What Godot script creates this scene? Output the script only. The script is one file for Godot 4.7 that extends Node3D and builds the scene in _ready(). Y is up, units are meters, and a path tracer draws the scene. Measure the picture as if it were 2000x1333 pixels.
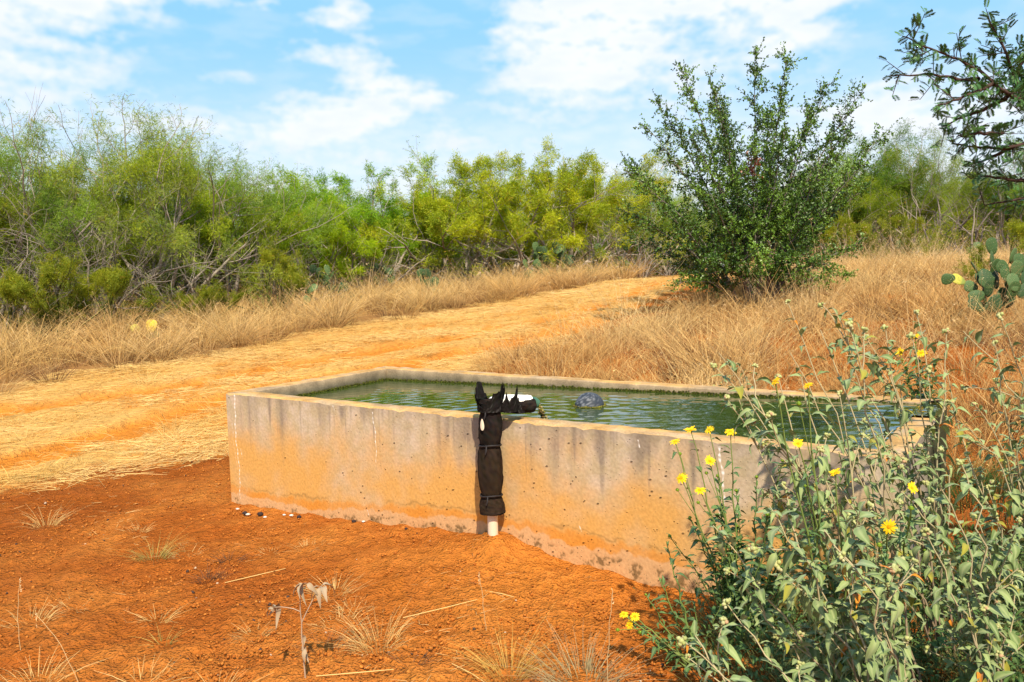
extends Node3D
# A concrete stock tank on red soil, mesquite brush behind, croton and yellow daisies in front. Metres, y up, camera looks along -z.

var rng := RandomNumberGenerator.new()
var nz := FastNoiseLite.new()
var nf := FastNoiseLite.new()
var taken := {}
var M := {}

# ------------------------------------------------------------------ mesh builder
class MB:
	var v := PackedVector3Array()
	var n := PackedVector3Array()
	var c := PackedColorArray()
	var uv := PackedVector2Array()
	var ix := PackedInt32Array()
	var col := Color.WHITE

	func tri(a: Vector3, b: Vector3, d: Vector3, k := col) -> void:
		var m := (b - a).cross(d - a).normalized()
		var i := v.size()
		v.append(a); v.append(b); v.append(d)
		n.append(m); n.append(m); n.append(m)
		c.append(k); c.append(k); c.append(k)
		uv.append(Vector2.ZERO); uv.append(Vector2.ZERO); uv.append(Vector2.ZERO)
		ix.append(i); ix.append(i + 2); ix.append(i + 1)

	func vert(p: Vector3, m: Vector3, k: Color, t := Vector2.ZERO) -> int:
		v.append(p); n.append(m); c.append(k); uv.append(t)
		return v.size() - 1

	func quad(a: Vector3, b: Vector3, d: Vector3, e: Vector3, k := col) -> void:
		tri(a, b, d, k)
		tri(a, d, e, k)

	func face(a: int, b: int, d: int) -> void:
		ix.append(a); ix.append(d); ix.append(b)

	# smooth grid of rows x cols points, normals from the neighbours
	func grid(p: PackedVector3Array, rows: int, cols: int, k: PackedColorArray, t: PackedVector2Array, flip := false) -> void:
		var o := v.size()
		for r in rows:
			for q in cols:
				var dx := p[r * cols + mini(q + 1, cols - 1)] - p[r * cols + maxi(q - 1, 0)]
				var dy := p[mini(r + 1, rows - 1) * cols + q] - p[maxi(r - 1, 0) * cols + q]
				var m := dx.cross(dy).normalized()
				vert(p[r * cols + q], -m if flip else m, k[r * cols + q] if k.size() else col, t[r * cols + q] if t.size() else Vector2.ZERO)
		for r in rows - 1:
			for q in cols - 1:
				var a := o + r * cols + q
				if flip:
					face(a, a + cols, a + 1); face(a + 1, a + cols, a + cols + 1)
				else:
					face(a, a + 1, a + cols); face(a + 1, a + cols + 1, a + cols)

	func tube(p: PackedVector3Array, r: PackedFloat32Array, sides: int, k := col, cap := false) -> void:
		var o := v.size()
		var cnt := p.size()
		var d := (p[1] - p[0]).normalized()
		var x := d.cross(Vector3.UP if absf(d.y) < 0.9 else Vector3.RIGHT).normalized()
		for i in cnt:
			d = (p[mini(i + 1, cnt - 1)] - p[maxi(i - 1, 0)]).normalized()
			x = (x - d * x.dot(d)).normalized()
			var y := d.cross(x)
			for s in sides:
				var a := TAU * s / sides
				var m := x * cos(a) + y * sin(a)
				vert(p[i] + m * r[i], m, k, Vector2(float(s) / sides, i))
		for i in cnt - 1:
			for s in sides:
				var a := o + i * sides + s
				var b := o + i * sides + (s + 1) % sides
				face(a, b, a + sides); face(b, b + sides, a + sides)
		if cap:
			for e in [0, cnt - 1]:
				var m := (p[0] - p[1]).normalized() if e == 0 else (p[cnt - 1] - p[cnt - 2]).normalized()
				var q := vert(p[e], m, k)
				var f := v.size()
				for s in sides:
					vert(v[o + e * sides + s], m, k)
				for s in sides:
					if e == 0:
						face(q, f + (s + 1) % sides, f + s)
					else:
						face(q, f + s, f + (s + 1) % sides)

	# lumpy closed blob: a sphere of lat x lon points pushed through a transform
	func blob(t: Transform3D, lat: int, lon: int, k: Color, rough := 0.0, g: RandomNumberGenerator = null) -> void:
		var o := v.size()
		for i in lat + 1:
			for j in lon:
				var a := PI * i / lat
				var b := TAU * j / lon
				var u := Vector3(sin(a) * cos(b), cos(a), sin(a) * sin(b))
				var s := 1.0
				if g and i > 0 and i < lat:
					s += g.randf_range(-rough, rough)
				vert(t * (u * s), (t.basis * u).normalized(), k, Vector2(float(j) / lon, float(i) / lat))
		for i in lat:
			for j in lon:
				var a := o + i * lon + j
				var b := o + i * lon + (j + 1) % lon
				face(a, b, a + lon); face(b, b + lon, a + lon)

	func add(m: MB, t: Transform3D, tint := Color.WHITE) -> void:
		var o := v.size()
		for i in m.v.size():
			v.append(t * m.v[i]); n.append((t.basis * m.n[i]).normalized()); c.append(m.c[i] * tint); uv.append(m.uv[i])
		for i in m.ix:
			ix.append(o + i)

	func mesh(mat: Material) -> ArrayMesh:
		var a := []
		a.resize(Mesh.ARRAY_MAX)
		a[Mesh.ARRAY_VERTEX] = v
		a[Mesh.ARRAY_NORMAL] = n
		a[Mesh.ARRAY_COLOR] = c
		a[Mesh.ARRAY_TEX_UV] = uv
		a[Mesh.ARRAY_INDEX] = ix
		var am := ArrayMesh.new()
		am.add_surface_from_arrays(Mesh.PRIMITIVE_TRIANGLES, a)
		am.surface_set_material(0, mat)
		return am

# ------------------------------------------------------------------ naming
func numbered(s: String) -> String:
	if not taken.has(s):
		taken[s] = 0
		return s
	taken[s] += 1
	return "%s_%03d" % [s, taken[s]]

func tag(o: Node3D, label: String, category := "", group := "", kind := "") -> Node3D:
	if label: o.set_meta("label", label)
	if category: o.set_meta("category", category)
	if group: o.set_meta("group", group)
	if kind: o.set_meta("kind", kind)
	return o

func thing(called: String, label: String, category: String, at := Vector3.ZERO, turn := 0.0, group := "", size := 1.0) -> Node3D:
	var o := Node3D.new()
	o.name = numbered(called)
	add_child(o)
	o.transform = Transform3D(Basis(Vector3.UP, turn).scaled(Vector3.ONE * size), at)
	tag(o, label, category, group)
	return o

func part(parent: Node3D, called: String, m: Mesh, mat: Material = null, t := Transform3D.IDENTITY) -> MeshInstance3D:
	var o := MeshInstance3D.new()
	o.name = called
	o.mesh = m
	if mat: o.set_surface_override_material(0, mat)
	o.transform = t
	parent.add_child(o, true)
	return o

func solo(called: String, m: Mesh, label: String, category := "", group := "", kind := "", at := Vector3.ZERO) -> MeshInstance3D:
	var o := MeshInstance3D.new()
	o.name = numbered(called)
	o.mesh = m
	o.position = at
	add_child(o)
	tag(o, label, category, group, kind)
	return o

func copies(parent: Node3D, called: String, m: Mesh, where: Array[Transform3D], tints: PackedColorArray = PackedColorArray()) -> void:
	var mm := MultiMesh.new()
	mm.transform_format = MultiMesh.TRANSFORM_3D
	mm.use_colors = tints.size() > 0
	mm.mesh = m
	mm.instance_count = where.size()
	for i in where.size():
		mm.set_instance_transform(i, where[i])
		if tints.size():
			mm.set_instance_color(i, tints[i])
	var o := MultiMeshInstance3D.new()
	o.name = called
	o.multimesh = mm
	parent.add_child(o, true)

# ------------------------------------------------------------------ materials
func lin(r: float, g: float, b: float) -> Color:
	return Color(r, g, b)

func mat(rough := 0.9, spec := 0.3, back := 0.0, back_tint := Color(1, 1, 0.6)) -> StandardMaterial3D:
	var m := StandardMaterial3D.new()
	m.vertex_color_use_as_albedo = true
	m.roughness = rough
	m.metallic_specular = spec
	m.cull_mode = BaseMaterial3D.CULL_DISABLED
	if back > 0.0:
		m.backlight_enabled = true
		m.backlight = Color(back_tint.r * back, back_tint.g * back, back_tint.b * back)
	return m

func plain(k: Color, rough := 0.8, spec := 0.4) -> StandardMaterial3D:
	var m := mat(rough, spec)
	m.vertex_color_use_as_albedo = false
	m.albedo_color = k.linear_to_srgb()
	return m

func noise_image(w: int, h: int, seed_: int, freq: float, oct := 4, seamless := true) -> Image:
	var f := FastNoiseLite.new()
	f.seed = seed_
	f.noise_type = FastNoiseLite.TYPE_SIMPLEX_SMOOTH
	f.frequency = freq
	f.fractal_octaves = oct
	return f.get_seamless_image(w, h) if seamless else f.get_image(w, h)

# ------------------------------------------------------------------ land
const TRACK_LO := [[-6.4, -4.6], [-5.2, -6.1], [-4.4, -7.1], [-3.8, -8.5], [-3.3, -9.6], [-2.4, -10.8], [-0.9, -11.9], [0.4, -12.8], [1.7, -13.6], [2.7, -14.7], [3.4, -15.8], [5.5, -20], [9, -30], [16, -50]]
const TRACK_UP := [[-9, -7.2], [-5.9, -9.5], [-4.3, -10.5], [-3.4, -11.5], [-2.3, -12.6], [-1.4, -13.5], [-0.2, -14.1], [0.9, -14.8], [2.2, -15.8], [4, -20], [7.5, -30], [14.5, -50]]
const TALL := [[-14, -6.5], [-6.4, -10.3], [-5.8, -11.3], [-5.1, -11.9], [-4.2, -12.8], [-3.3, -15], [-1.1, -17.4], [1.2, -18.4], [2.6, -21], [6, -30], [13, -50]]
const VERGE := [[-9, -4.4], [-3.85, -6.2], [-3.3, -6.7], [-2.5, -7.2], [-1.5, -8.2], [-0.9, -9.2]]
const RIGHT := [[0.9, -6.6], [0.0, -8.2], [-0.6, -10.4], [0.0, -11.6], [1.15, -12.2], [2.5, -13.3], [3.6, -14.8], [6.3, -20], [9.9, -30], [17, -50]]

# signed distance to a line of points: positive on the left of its direction (away from the camera for lines that run to the right)
func side(line: Array, x: float, z: float) -> float:
	var best := 1e9
	var sg := 1.0
	for i in line.size() - 1:
		var ax: float = line[i][0]
		var az: float = line[i][1]
		var bx: float = line[i + 1][0] - ax
		var bz: float = line[i + 1][1] - az
		var px := x - ax
		var pz := z - az
		var t := clampf((px * bx + pz * bz) / (bx * bx + bz * bz), 0.0, 1.0)
		var ex := px - bx * t
		var ez := pz - bz * t
		var d := ex * ex + ez * ez
		if d < best:
			best = d
			sg = 1.0 if bx * pz - bz * px < 0.0 else -1.0
	return sqrt(best) * sg

func bump2(x: float, z: float, cx: float, cz: float, r: float) -> float:
	return exp(-((x - cx) * (x - cx) + (z - cz) * (z - cz)) / (r * r))

func land(x: float, z: float) -> float:
	var d := -z
	var t := smoothstep(-3.0, 4.5, x - 0.06 * d)
	var sl := lerpf(0.074, 0.112, t)
	var q := (d - lerpf(7.6, 4.6, t)) * 1.6
	var u := sl * (q if q > 20.0 else log(1.0 + exp(q))) / 1.6
	var hh := clampf(0.5 + 0.5 * (1.2 - u) / 0.35, 0.0, 1.0)
	u = lerpf(1.2, u, hh) - 0.35 * hh * (1.0 - hh)
	if d < 9.0 and absf(x) < 5.0:
		u += 0.045 * bump2(x, z, -0.45, -4.5, 0.7) - 0.06 * bump2(x, z, 0.75, -3.75, 0.6) - 0.17 * bump2(x, z, 2.65, -4.35, 0.6) + 0.07 * bump2(x, z, -0.14, -4.29, 0.17)
	return u

func on(x: float, z: float, up := 0.0) -> Vector3:
	return Vector3(x, land(x, z) + up, z)

func spot(slope: float, dist: float) -> Vector3:   # a place at so many metres along z, so far off the axis
	return on(slope * dist, -dist)

func ground_axis(lo: float, a: float, b: float, hi: float, fine: float, grow: float) -> PackedFloat32Array:
	var out := PackedFloat32Array()
	var x := a
	while x < b:
		out.append(x)
		x += fine
	var s := fine
	while x < hi:
		out.append(x)
		s *= grow
		x += s
	out.append(hi)
	s = fine
	x = a - s
	while x > lo:
		out.insert(0, x)
		s *= grow
		x -= s
	out.insert(0, lo)
	return out

func make_ground() -> void:
	var xs := ground_axis(-420.0, -4.6, 2.2, 420.0, 0.02, 1.07)
	var ds := PackedFloat32Array([-60.0, -30.0, -12.0, -5.0, -1.0, 1.0, 1.6, 1.9, 2.1])
	var dd := 2.25
	while dd < 520.0:
		ds.append(dd)
		dd += maxf(0.011, 0.0016 * dd * dd) if dd < 11.0 else 0.0176 * dd
	ds.append(520.0)
	var w := xs.size()
	var h := ds.size()
	var p := PackedVector3Array()
	var k := PackedColorArray()
	var t := PackedVector2Array()
	p.resize(w * h)
	k.resize(w * h)
	t.resize(w * h)
	var soil := lin(0.40, 0.122, 0.021)
	var soil_pale := lin(0.57, 0.22, 0.043)
	var soil_dark := lin(0.29, 0.081, 0.016)
	var track := lin(0.72, 0.285, 0.04)
	var straw := lin(0.74, 0.47, 0.14)
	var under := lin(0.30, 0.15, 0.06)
	for r in h:
		var z := -ds[r]
		for q in w:
			var x := xs[q]
			var y := land(x, z)
			var far := Vector2(x, z).length()
			var n1 := nz.get_noise_2d(x * 0.9, z * 0.9)
			var n2 := nz.get_noise_2d(x * 5.0 + 40.0, z * 5.0)
			var verge := side(VERGE, x, z) + 0.25 * n1 + 0.12 * n2
			var col := soil.lerp(soil_pale, clampf(0.35 + 0.9 * nz.get_noise_2d(x * 1.7 + 90.0, z * 1.7) + 0.5 * n2, 0.0, 1.0))
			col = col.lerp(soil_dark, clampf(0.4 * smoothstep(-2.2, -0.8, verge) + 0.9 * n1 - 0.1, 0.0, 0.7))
			# the paler fan of dust below the front wall
			col = col.lerp(soil_pale.lerp(track, 0.3), 0.75 * bump2(x, z, 0.15, -3.95, 0.75))
			if far < 14.0:
				var rel := clampf(1.3 - far / 12.0, 0.15, 1.0)
				var bare := 1.0 - smoothstep(-0.1, 0.3, verge)
				y += (0.012 * n2 + 0.016 * nf.get_noise_2d(x * 9.0, z * 9.0) * (0.4 + 0.6 * bare) + 0.014 * bare * maxf(0.0, nf.get_noise_2d(x * 34.0, z * 34.0)) + 0.007 * bare * maxf(0.0, nf.get_noise_2d(x * 75.0, z * 75.0 + 40.0))) * rel
			if z < -2.0:
				var lo := absf(side(TRACK_LO, x, z)) + 0.12 * n2
				var up := absf(side(TRACK_UP, x, z)) + 0.12 * n2
				var rut := maxf(1.0 - smoothstep(0.2, 0.46, lo), 0.95 * (1.0 - smoothstep(0.16, 0.4, up)))
				var rt := side(RIGHT, x, z)
				var tall := side(TALL, x, z)
				var s := straw.lerp(track, clampf(0.22 + 0.9 * n1 + 0.7 * n2, 0.0, 0.9))
				s = s.lerp(track.lerp(soil_pale, clampf(0.12 + 0.5 * n2, 0.0, 1.0)), minf(1.0, rut * (1.05 + 0.3 * smoothstep(-9.5, -7.5, z))))
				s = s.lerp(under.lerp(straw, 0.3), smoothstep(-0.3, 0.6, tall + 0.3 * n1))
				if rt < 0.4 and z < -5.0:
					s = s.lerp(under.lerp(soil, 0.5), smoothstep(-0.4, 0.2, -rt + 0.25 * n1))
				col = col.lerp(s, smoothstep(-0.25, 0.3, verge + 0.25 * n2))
				y -= 0.08 * rut * smoothstep(-0.1, 0.5, verge)
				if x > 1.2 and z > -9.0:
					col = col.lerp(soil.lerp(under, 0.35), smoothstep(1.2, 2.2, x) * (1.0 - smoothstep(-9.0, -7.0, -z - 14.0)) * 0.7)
				col = col.lerp(soil_dark * 0.7, 0.6 * bump2(x, z, 2.6, -4.3, 0.8))
			p[r * w + q] = Vector3(x, y, z)
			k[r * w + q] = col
			t[r * w + q] = Vector2(x, z) / 1.7
	var b := MB.new()
	b.grid(p, h, w, k, t)
	var m := mat(1.0, 0.12)
	var a := noise_image(1024, 1024, 5, 0.02, 6).get_data()
	var g := noise_image(1024, 1024, 9, 0.09, 3).get_data()
	var px := PackedByteArray()
	var hp := PackedByteArray()
	px.resize(1024 * 1024 * 3)
	hp.resize(1024 * 1024)
	for i in 1024 * 1024:
		var f := a[i] / 255.0
		var e := g[i] / 255.0
		var q := clampf(0.5 + (f - 0.5) * 0.9 + (e - 0.5) * 0.7, 0.0, 1.0)
		hp[i] = int(q * 255.0)
		var s := 0.80 + 0.20 * f + 0.10 * (e - 0.5)
		px[i * 3] = int(255.0 * minf(1.0, s * 1.02))
		px[i * 3 + 1] = int(255.0 * s * 0.98)
		px[i * 3 + 2] = int(255.0 * s * 0.97)
	m.albedo_texture = ImageTexture.create_from_image(Image.create_from_data(1024, 1024, false, Image.FORMAT_RGB8, px))
	m.heightmap_enabled = true
	m.heightmap_texture = ImageTexture.create_from_image(Image.create_from_data(1024, 1024, false, Image.FORMAT_L8, hp))
	m.heightmap_scale = 2.4
	solo("ground", b.mesh(m), "red soil with a sandy two-track road and straw litter running past the tank", "", "", "structure")

	# loose clods lying on the bare soil
	var holder := Node3D.new()
	holder.name = "soil_clods"
	add_child(holder)
	tag(holder, "crumbs and small clods of red soil scattered over the bare ground", "soil", "", "stuff")
	for kind in 3:
		var cb := MB.new()
		cb.blob(Transform3D(Basis.from_scale(Vector3(1, 0.5, 0.8)), Vector3.ZERO), 4, 6, Color.WHITE, 0.3, rng)
		var where: Array[Transform3D] = []
		var tint := PackedColorArray()
		while where.size() < 7000:
			var d := rng.randf_range(1.55, 2.75)
			d = d * d
			var x := rng.randf_range(-0.68, 0.6) * d
			var dens := 0.45 + nz.get_noise_2d(x * 2.2, -d * 2.2) * 1.4
			if side(VERGE, x, -d) > 0.1 or rng.randf() > dens or in_tank(x, -d):
				continue
			var s := 0.002 + 0.0085 * pow(rng.randf(), 4.0)
			where.append(Transform3D(Basis.from_euler(Vector3(rng.randf(), rng.randf() * TAU, rng.randf())).scaled(Vector3.ONE * s), on(x, -d, 0.006)))
			var odd := rng.randf()
			tint.append(soil.lerp(soil_pale, rng.randf()).lerp(soil_dark, rng.randf() * 0.7) if odd > 0.03 else (lin(0.07, 0.045, 0.035) if odd > 0.005 else lin(0.50, 0.36, 0.24)))
		copies(holder, "clod", cb.mesh(m_plain_v), where, tint)

var m_plain_v: StandardMaterial3D

# ------------------------------------------------------------------ the tank
const TL := 4.09
const TW := 1.57
const TT := 0.12
const TH := 0.74
var tank_at := Transform3D()

func in_tank(x: float, z: float, grow := 0.02) -> bool:
	var q := tank_at.affine_inverse() * Vector3(x, 0.3, z)
	return q.x > -grow and q.x < TL + grow and q.z < grow and q.z > -TW - grow

func front_texture(m: StandardMaterial3D) -> void:
	var w := 1536
	var h := 320
	var streak2 := noise_image(w, 8, 27, 0.006, 3, false).get_data()
	var blot := noise_image(w, h, 22, 0.006, 4, false).get_data()
	var fine := noise_image(w, h, 23, 0.12, 3, false).get_data()
	var mid := noise_image(w, h, 24, 0.025, 4, false).get_data()
	var px := PackedByteArray()
	var hp := PackedByteArray()
	px.resize(w * h * 3)
	hp.resize(w * h)
	var grey := lin(0.45, 0.355, 0.22)
	var dark := lin(0.19, 0.15, 0.115)
	var pale := lin(0.54, 0.44, 0.34)
	var orange := lin(0.60, 0.32, 0.085)
	var rust := lin(0.58, 0.22, 0.03)
	var mould := lin(0.17, 0.10, 0.04)
	# every run of water down the wall: where, how long, how wide, how dark
	var runs := PackedFloat32Array()
	var lens := PackedFloat32Array()
	runs.resize(w)
	lens.resize(w)
	for j in 150:
		var c := rng.randf() * w
		var wd := 2.0 + 22.0 * pow(rng.randf(), 2.5)
		var am := rng.randf_range(0.08, 0.42) * (1.0 if rng.randf() < 0.7 else -0.45)
		var ln := 0.06 + 0.34 * pow(rng.randf(), 1.6)
		for x in range(maxi(0, int(c - wd * 2.5)), mini(w, int(c + wd * 2.5))):
			var g := exp(-pow((x - c) / wd, 2.0))
			runs[x] += am * g
			lens[x] = maxf(lens[x], ln * g)
	for y in h:
		var dy := float(y) / h * (TH + 0.25)      # metres below the rim
		for x in w:
			var i := y * w + x
			var s2 := streak2[x] / 255.0
			var bl := blot[i] / 255.0
			var fi := fine[i] / 255.0
			var mi := mid[i] / 255.0
			var along := float(x) / w * TL
			var edge := 0.21 + 0.10 * (s2 - 0.5) + 0.05 * sin(along * 1.3 + 0.6) - 0.05 * smoothstep(1.6, 0.3, along)
			var k := grey.lerp(pale, clampf((mi - 0.3) * 1.6, 0.0, 1.0))
			k = k.lerp(orange, smoothstep(edge - 0.2, edge + 0.3, dy + (bl - 0.5) * 0.34 + (mi - 0.5) * 0.12) * clampf(0.78 + (bl - 0.4) * 0.7, 0.5, 0.96))
			# runs below the rim, dark or washed pale, fraying out as they fall
			var fall := 1.0 - smoothstep(0.25, 1.0, dy / (0.05 + lens[x] * (0.75 + 0.5 * mi)))
			var run := clampf(runs[x] * fall * (0.7 + 0.6 * mi), -0.5, 0.72)
			k = k.lerp(dark, run) if run > 0.0 else k.lerp(pale * 1.08, -run)
			k = k.lerp(dark, 0.22 * (1.0 - smoothstep(0.0, 0.06, dy + 0.03 * (mi - 0.5))) * (0.4 + s2))
			# tide lines of splashed soil
			var tide := 0.56 + 0.03 * sin(along * 2.2 + 0.4) + 0.035 * sin(along * 0.9 + 2.0) + 0.05 * (mi - 0.5)
			k = k.lerp(rust, smoothstep(tide, tide + 0.03, dy) * 0.65 * (0.5 + bl))
			k = k.lerp(mould.lerp(orange, 0.4), exp(-pow((dy - tide) / 0.007, 2.0)) * 0.7 * smoothstep(0.3, 0.6, bl + 0.2 * (mi - 0.5)))
			var tide2 := tide + 0.055 + 0.05 * (bl - 0.5)
			k = k.lerp(orange.lerp(pale, 0.5), smoothstep(tide2, tide2 + 0.015, dy) * 0.6)
			k = k.lerp(mould, smoothstep(0.52, 0.7, mi * 0.7 + fi * 0.35) * smoothstep(tide2 + 0.02, tide2 + 0.045, dy) * 0.9)
			k = k * (0.86 + 0.28 * fi)
			hp[i] = int(clampf(150.0 + (fi - 0.5) * 60.0 + (mi - 0.5) * 40.0, 0.0, 255.0))
			k = k.linear_to_srgb()
			px[i * 3] = int(clampf(k.r, 0.0, 1.0) * 255.0)
			px[i * 3 + 1] = int(clampf(k.g, 0.0, 1.0) * 255.0)
			px[i * 3 + 2] = int(clampf(k.b, 0.0, 1.0) * 255.0)
	# air holes of the cast: sunk, dirt and inner shade painted into the colour
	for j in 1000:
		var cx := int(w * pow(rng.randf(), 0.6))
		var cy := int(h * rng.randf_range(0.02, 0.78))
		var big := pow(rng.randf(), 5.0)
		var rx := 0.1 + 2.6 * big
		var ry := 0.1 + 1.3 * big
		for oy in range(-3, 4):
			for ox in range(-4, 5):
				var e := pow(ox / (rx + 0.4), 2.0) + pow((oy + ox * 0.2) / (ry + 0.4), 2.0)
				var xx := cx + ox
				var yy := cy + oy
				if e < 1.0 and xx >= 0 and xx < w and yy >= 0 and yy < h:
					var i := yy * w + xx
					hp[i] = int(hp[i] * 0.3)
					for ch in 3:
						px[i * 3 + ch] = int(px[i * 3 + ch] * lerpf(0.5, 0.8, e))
	# white bird lime that ran down: x, from, to (metres)
	for run in [[0.075, 0.0, 0.70, 1.9], [0.11, 0.36, 0.43, 0.8], [1.28, 0.03, 0.33, 1.3], [0.05, 0.2, 0.5, 0.5], [3.335, 0.02, 0.30, 2.6], [3.33, 0.3, 0.38, 1.2], [1.2, 0.62, 0.65, 0.9], [2.93, 0.04, 0.075, 2.0], [0.96, 0.01, 0.05, 1.0], [2.62, 0.5, 0.53, 1.0]]:
		var y0 := int(run[1] / (TH + 0.25) * h)
		var y1 := int(run[2] / (TH + 0.25) * h)
		for y in range(y0, y1):
			var f := float(y - y0) / maxf(1.0, y1 - y0)
			var wob: float = 2.5 * sin(y * 0.045 + run[0] * 9.0) + 1.2 * sin(y * 0.17) + 6.0 * f
			var cx: float = run[0] / TL * w + wob
			var wd: float = run[3] * (0.8 + 0.4 * sin(y * 0.31)) * (1.0 - 0.5 * f)
			for x in range(int(cx - wd - 1), int(cx + wd + 2)):
				if x >= 0 and x < w:
					var al := clampf(wd + 0.5 - absf(x - cx), 0.0, 1.0) * (0.65 + 0.35 * sin(y * 0.7))
					for ch in 3:
						px[(y * w + x) * 3 + ch] = int(lerpf(px[(y * w + x) * 3 + ch], 238.0 - ch * 6.0, clampf(al, 0.0, 1.0)))
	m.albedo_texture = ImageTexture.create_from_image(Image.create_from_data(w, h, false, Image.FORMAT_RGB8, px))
	m.heightmap_enabled = true
	m.heightmap_texture = ImageTexture.create_from_image(Image.create_from_data(w, h, false, Image.FORMAT_L8, hp))
	m.heightmap_scale = 0.5
	m.texture_repeat = false

func concrete() -> StandardMaterial3D:
	var m := mat(0.95, 0.2)
	var a := noise_image(512, 512, 31, 0.012, 5).get_data()
	var b := noise_image(512, 512, 33, 0.12, 3).get_data()
	var px := PackedByteArray()
	px.resize(512 * 512 * 3)
	for i in 512 * 512:
		var s := 0.72 + 0.28 * a[i] / 255.0 + 0.16 * (b[i] / 255.0 - 0.5)
		for ch in 3:
			px[i * 3 + ch] = int(clampf(s, 0.0, 1.0) * 255.0)
	m.albedo_texture = ImageTexture.create_from_image(Image.create_from_data(512, 512, false, Image.FORMAT_RGB8, px))
	m.heightmap_enabled = true
	m.heightmap_texture = m.albedo_texture
	m.heightmap_scale = 0.4
	return m

# one wall of the basin: outer face from below the soil, chamfer, top, chamfer, inner face. s runs along it, mitred at both ends.
func make_wall(parent: Node3D, called: String, org: Vector3, dir: Vector3, inn: Vector3, length: float, face_mat: Material, conc: Material, sag := 0.0) -> void:
	var prof := [[0.0, -0.25], [0.0, 0.1], [0.0, 0.3], [0.0, 0.5], [0.0, 0.66], [0.0, TH - 0.007], [0.006, TH], [0.04, TH + 0.001], [0.08, TH], [TT - 0.006, TH - 0.001], [TT, TH - 0.008], [TT, TH - 0.06], [TT, TH - 0.1], [TT, 0.3], [TT, 0.02]]
	var cols := int(length / 0.045) + 2
	var dust := lin(0.70, 0.41, 0.145)
	var grey := lin(0.46, 0.38, 0.28)
	var algae := lin(0.035, 0.04, 0.008)
	for piece in [[0, 5], [5, 14]]:
		var p := PackedVector3Array()
		var k := PackedColorArray()
		var t := PackedVector2Array()
		var rows: int = piece[1] - piece[0] + 1
		for r in rows:
			var off: float = prof[piece[0] + r][0]
			var y: float = prof[piece[0] + r][1]
			for q in cols:
				var f := float(q) / (cols - 1)
				var s := lerpf(off, length - off, f)
				var wob := 0.0025 * nf.get_noise_2d(s * 14.0 + org.x * 7.0, y * 30.0)
				var drop := sag * smoothstep(0.35, 0.72, s / length) if y > 0.6 else 0.0
				if off < 0.02 and y > TH - 0.02:
					drop += 0.013 * smoothstep(0.18, 0.42, nf.get_noise_2d(s * 13.0 + org.z * 9.0, 4.0)) * (1.0 if off > 0.0 else 0.7)
				if y > TH - 0.02:
					wob += 0.004 * nf.get_noise_2d(s * 30.0 + org.z * 5.0, off * 60.0)
				p.append(org + dir * s + inn * (off + wob) + Vector3.UP * (y - drop + wob * 0.7))
				t.append(Vector2(s / TL, (TH - y) / (TH + 0.25)) if piece[0] == 0 else Vector2(s, off + y))
				var kk := dust.lerp(grey, clampf(nz.get_noise_2d(s * 4.0, off * 20.0 + 7.0) * 1.3 + 0.12, 0.0, 0.7))
				if piece[0] == 0:
					kk = Color.WHITE if face_mat != conc else grey.lerp(algae, 0.9 * smoothstep(0.35, 0.6, s / length) if sag > 0.0 else 0.0)
				elif off >= TT - 0.001:
					kk = grey.lerp(dust, 0.3) if y > TH - 0.05 else (lin(0.24, 0.2, 0.13) if y > TH - 0.07 else algae)
				k.append(kk)
		var b := MB.new()
		b.grid(p, rows, cols, k, t, true)
		if piece[0] == 0:
			part(parent, called, b.mesh(face_mat))
		else:
			part(parent, "rim", b.mesh(conc))

func make_tank() -> void:
	var conc := concrete()
	var front := mat(0.93, 0.2)
	front.vertex_color_use_as_albedo = false
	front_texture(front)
	var t := thing("water_trough", "long low concrete stock tank full of green water, stained orange by the soil", "water tank")
	t.transform = tank_at
	var X := Vector3.RIGHT
	var Z := Vector3.BACK
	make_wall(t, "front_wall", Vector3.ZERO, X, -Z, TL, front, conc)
	make_wall(t, "end_wall", Vector3(TL, 0, 0), -Z, -X, TW, conc, conc, 0.026)
	make_wall(t, "back_wall", Vector3(TL, 0, -TW), -X, Z, TL, conc, conc)
	make_wall(t, "end_wall", Vector3(0, 0, -TW), Z, X, TW, conc, conc)
	var fl := MB.new()
	fl.col = lin(0.05, 0.06, 0.02)
	fl.quad(Vector3(0.03, 0.03, -0.03), Vector3(TL - 0.03, 0.03, -0.03), Vector3(TL - 0.03, 0.03, -TW + 0.03), Vector3(0.03, 0.03, -TW + 0.03))
	part(t, "floor_slab", fl.mesh(conc))
	# a fringe of algae along the water line on the inner faces
	var al := MB.new()
	for q in 4200:
		var s := rng.randf() * (TL + 2.0 * TW)
		var at := Vector3(rng.randf_range(TT, TL - TT), 0, -TW + TT + 0.004)
		var nn := Z
		if s > TL and s < TL + TW:
			at = Vector3(TT + 0.004, 0, -rng.randf_range(TT, TW - TT)); nn = X
		elif s >= TL + TW:
			at = Vector3(TL - TT - 0.004, 0, -rng.randf_range(TT, TW - TT)); nn = -X
		var wl := 0.648
		var low := (tank_at * Vector3(at.x, TH, at.z)).y - wl
		at.y = TH - low + rng.randf_range(-0.004, 0.018) * (0.4 + 0.6 * absf(nf.get_noise_1d(s * 20.0)) * 2.0)
		if at.y > TH - 0.014:
			continue
		var g := lin(0.10, 0.115, 0.012).lerp(lin(0.03, 0.03, 0.006), rng.randf())
		al.blob(Transform3D(Basis.from_euler(Vector3(rng.randf() * 3.0, rng.randf() * 3.0, 0)).scaled(Vector3(0.008, 0.004, 0.005) * rng.randf_range(0.4, 1.1)), at + nn * 0.001), 3, 5, g)
	tag(part(t, "algae_fringe", al.mesh(mat(0.8, 0.3))), "", "", "", "stuff")
	# chipped lime scale just above the algae
	make_water()

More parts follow.
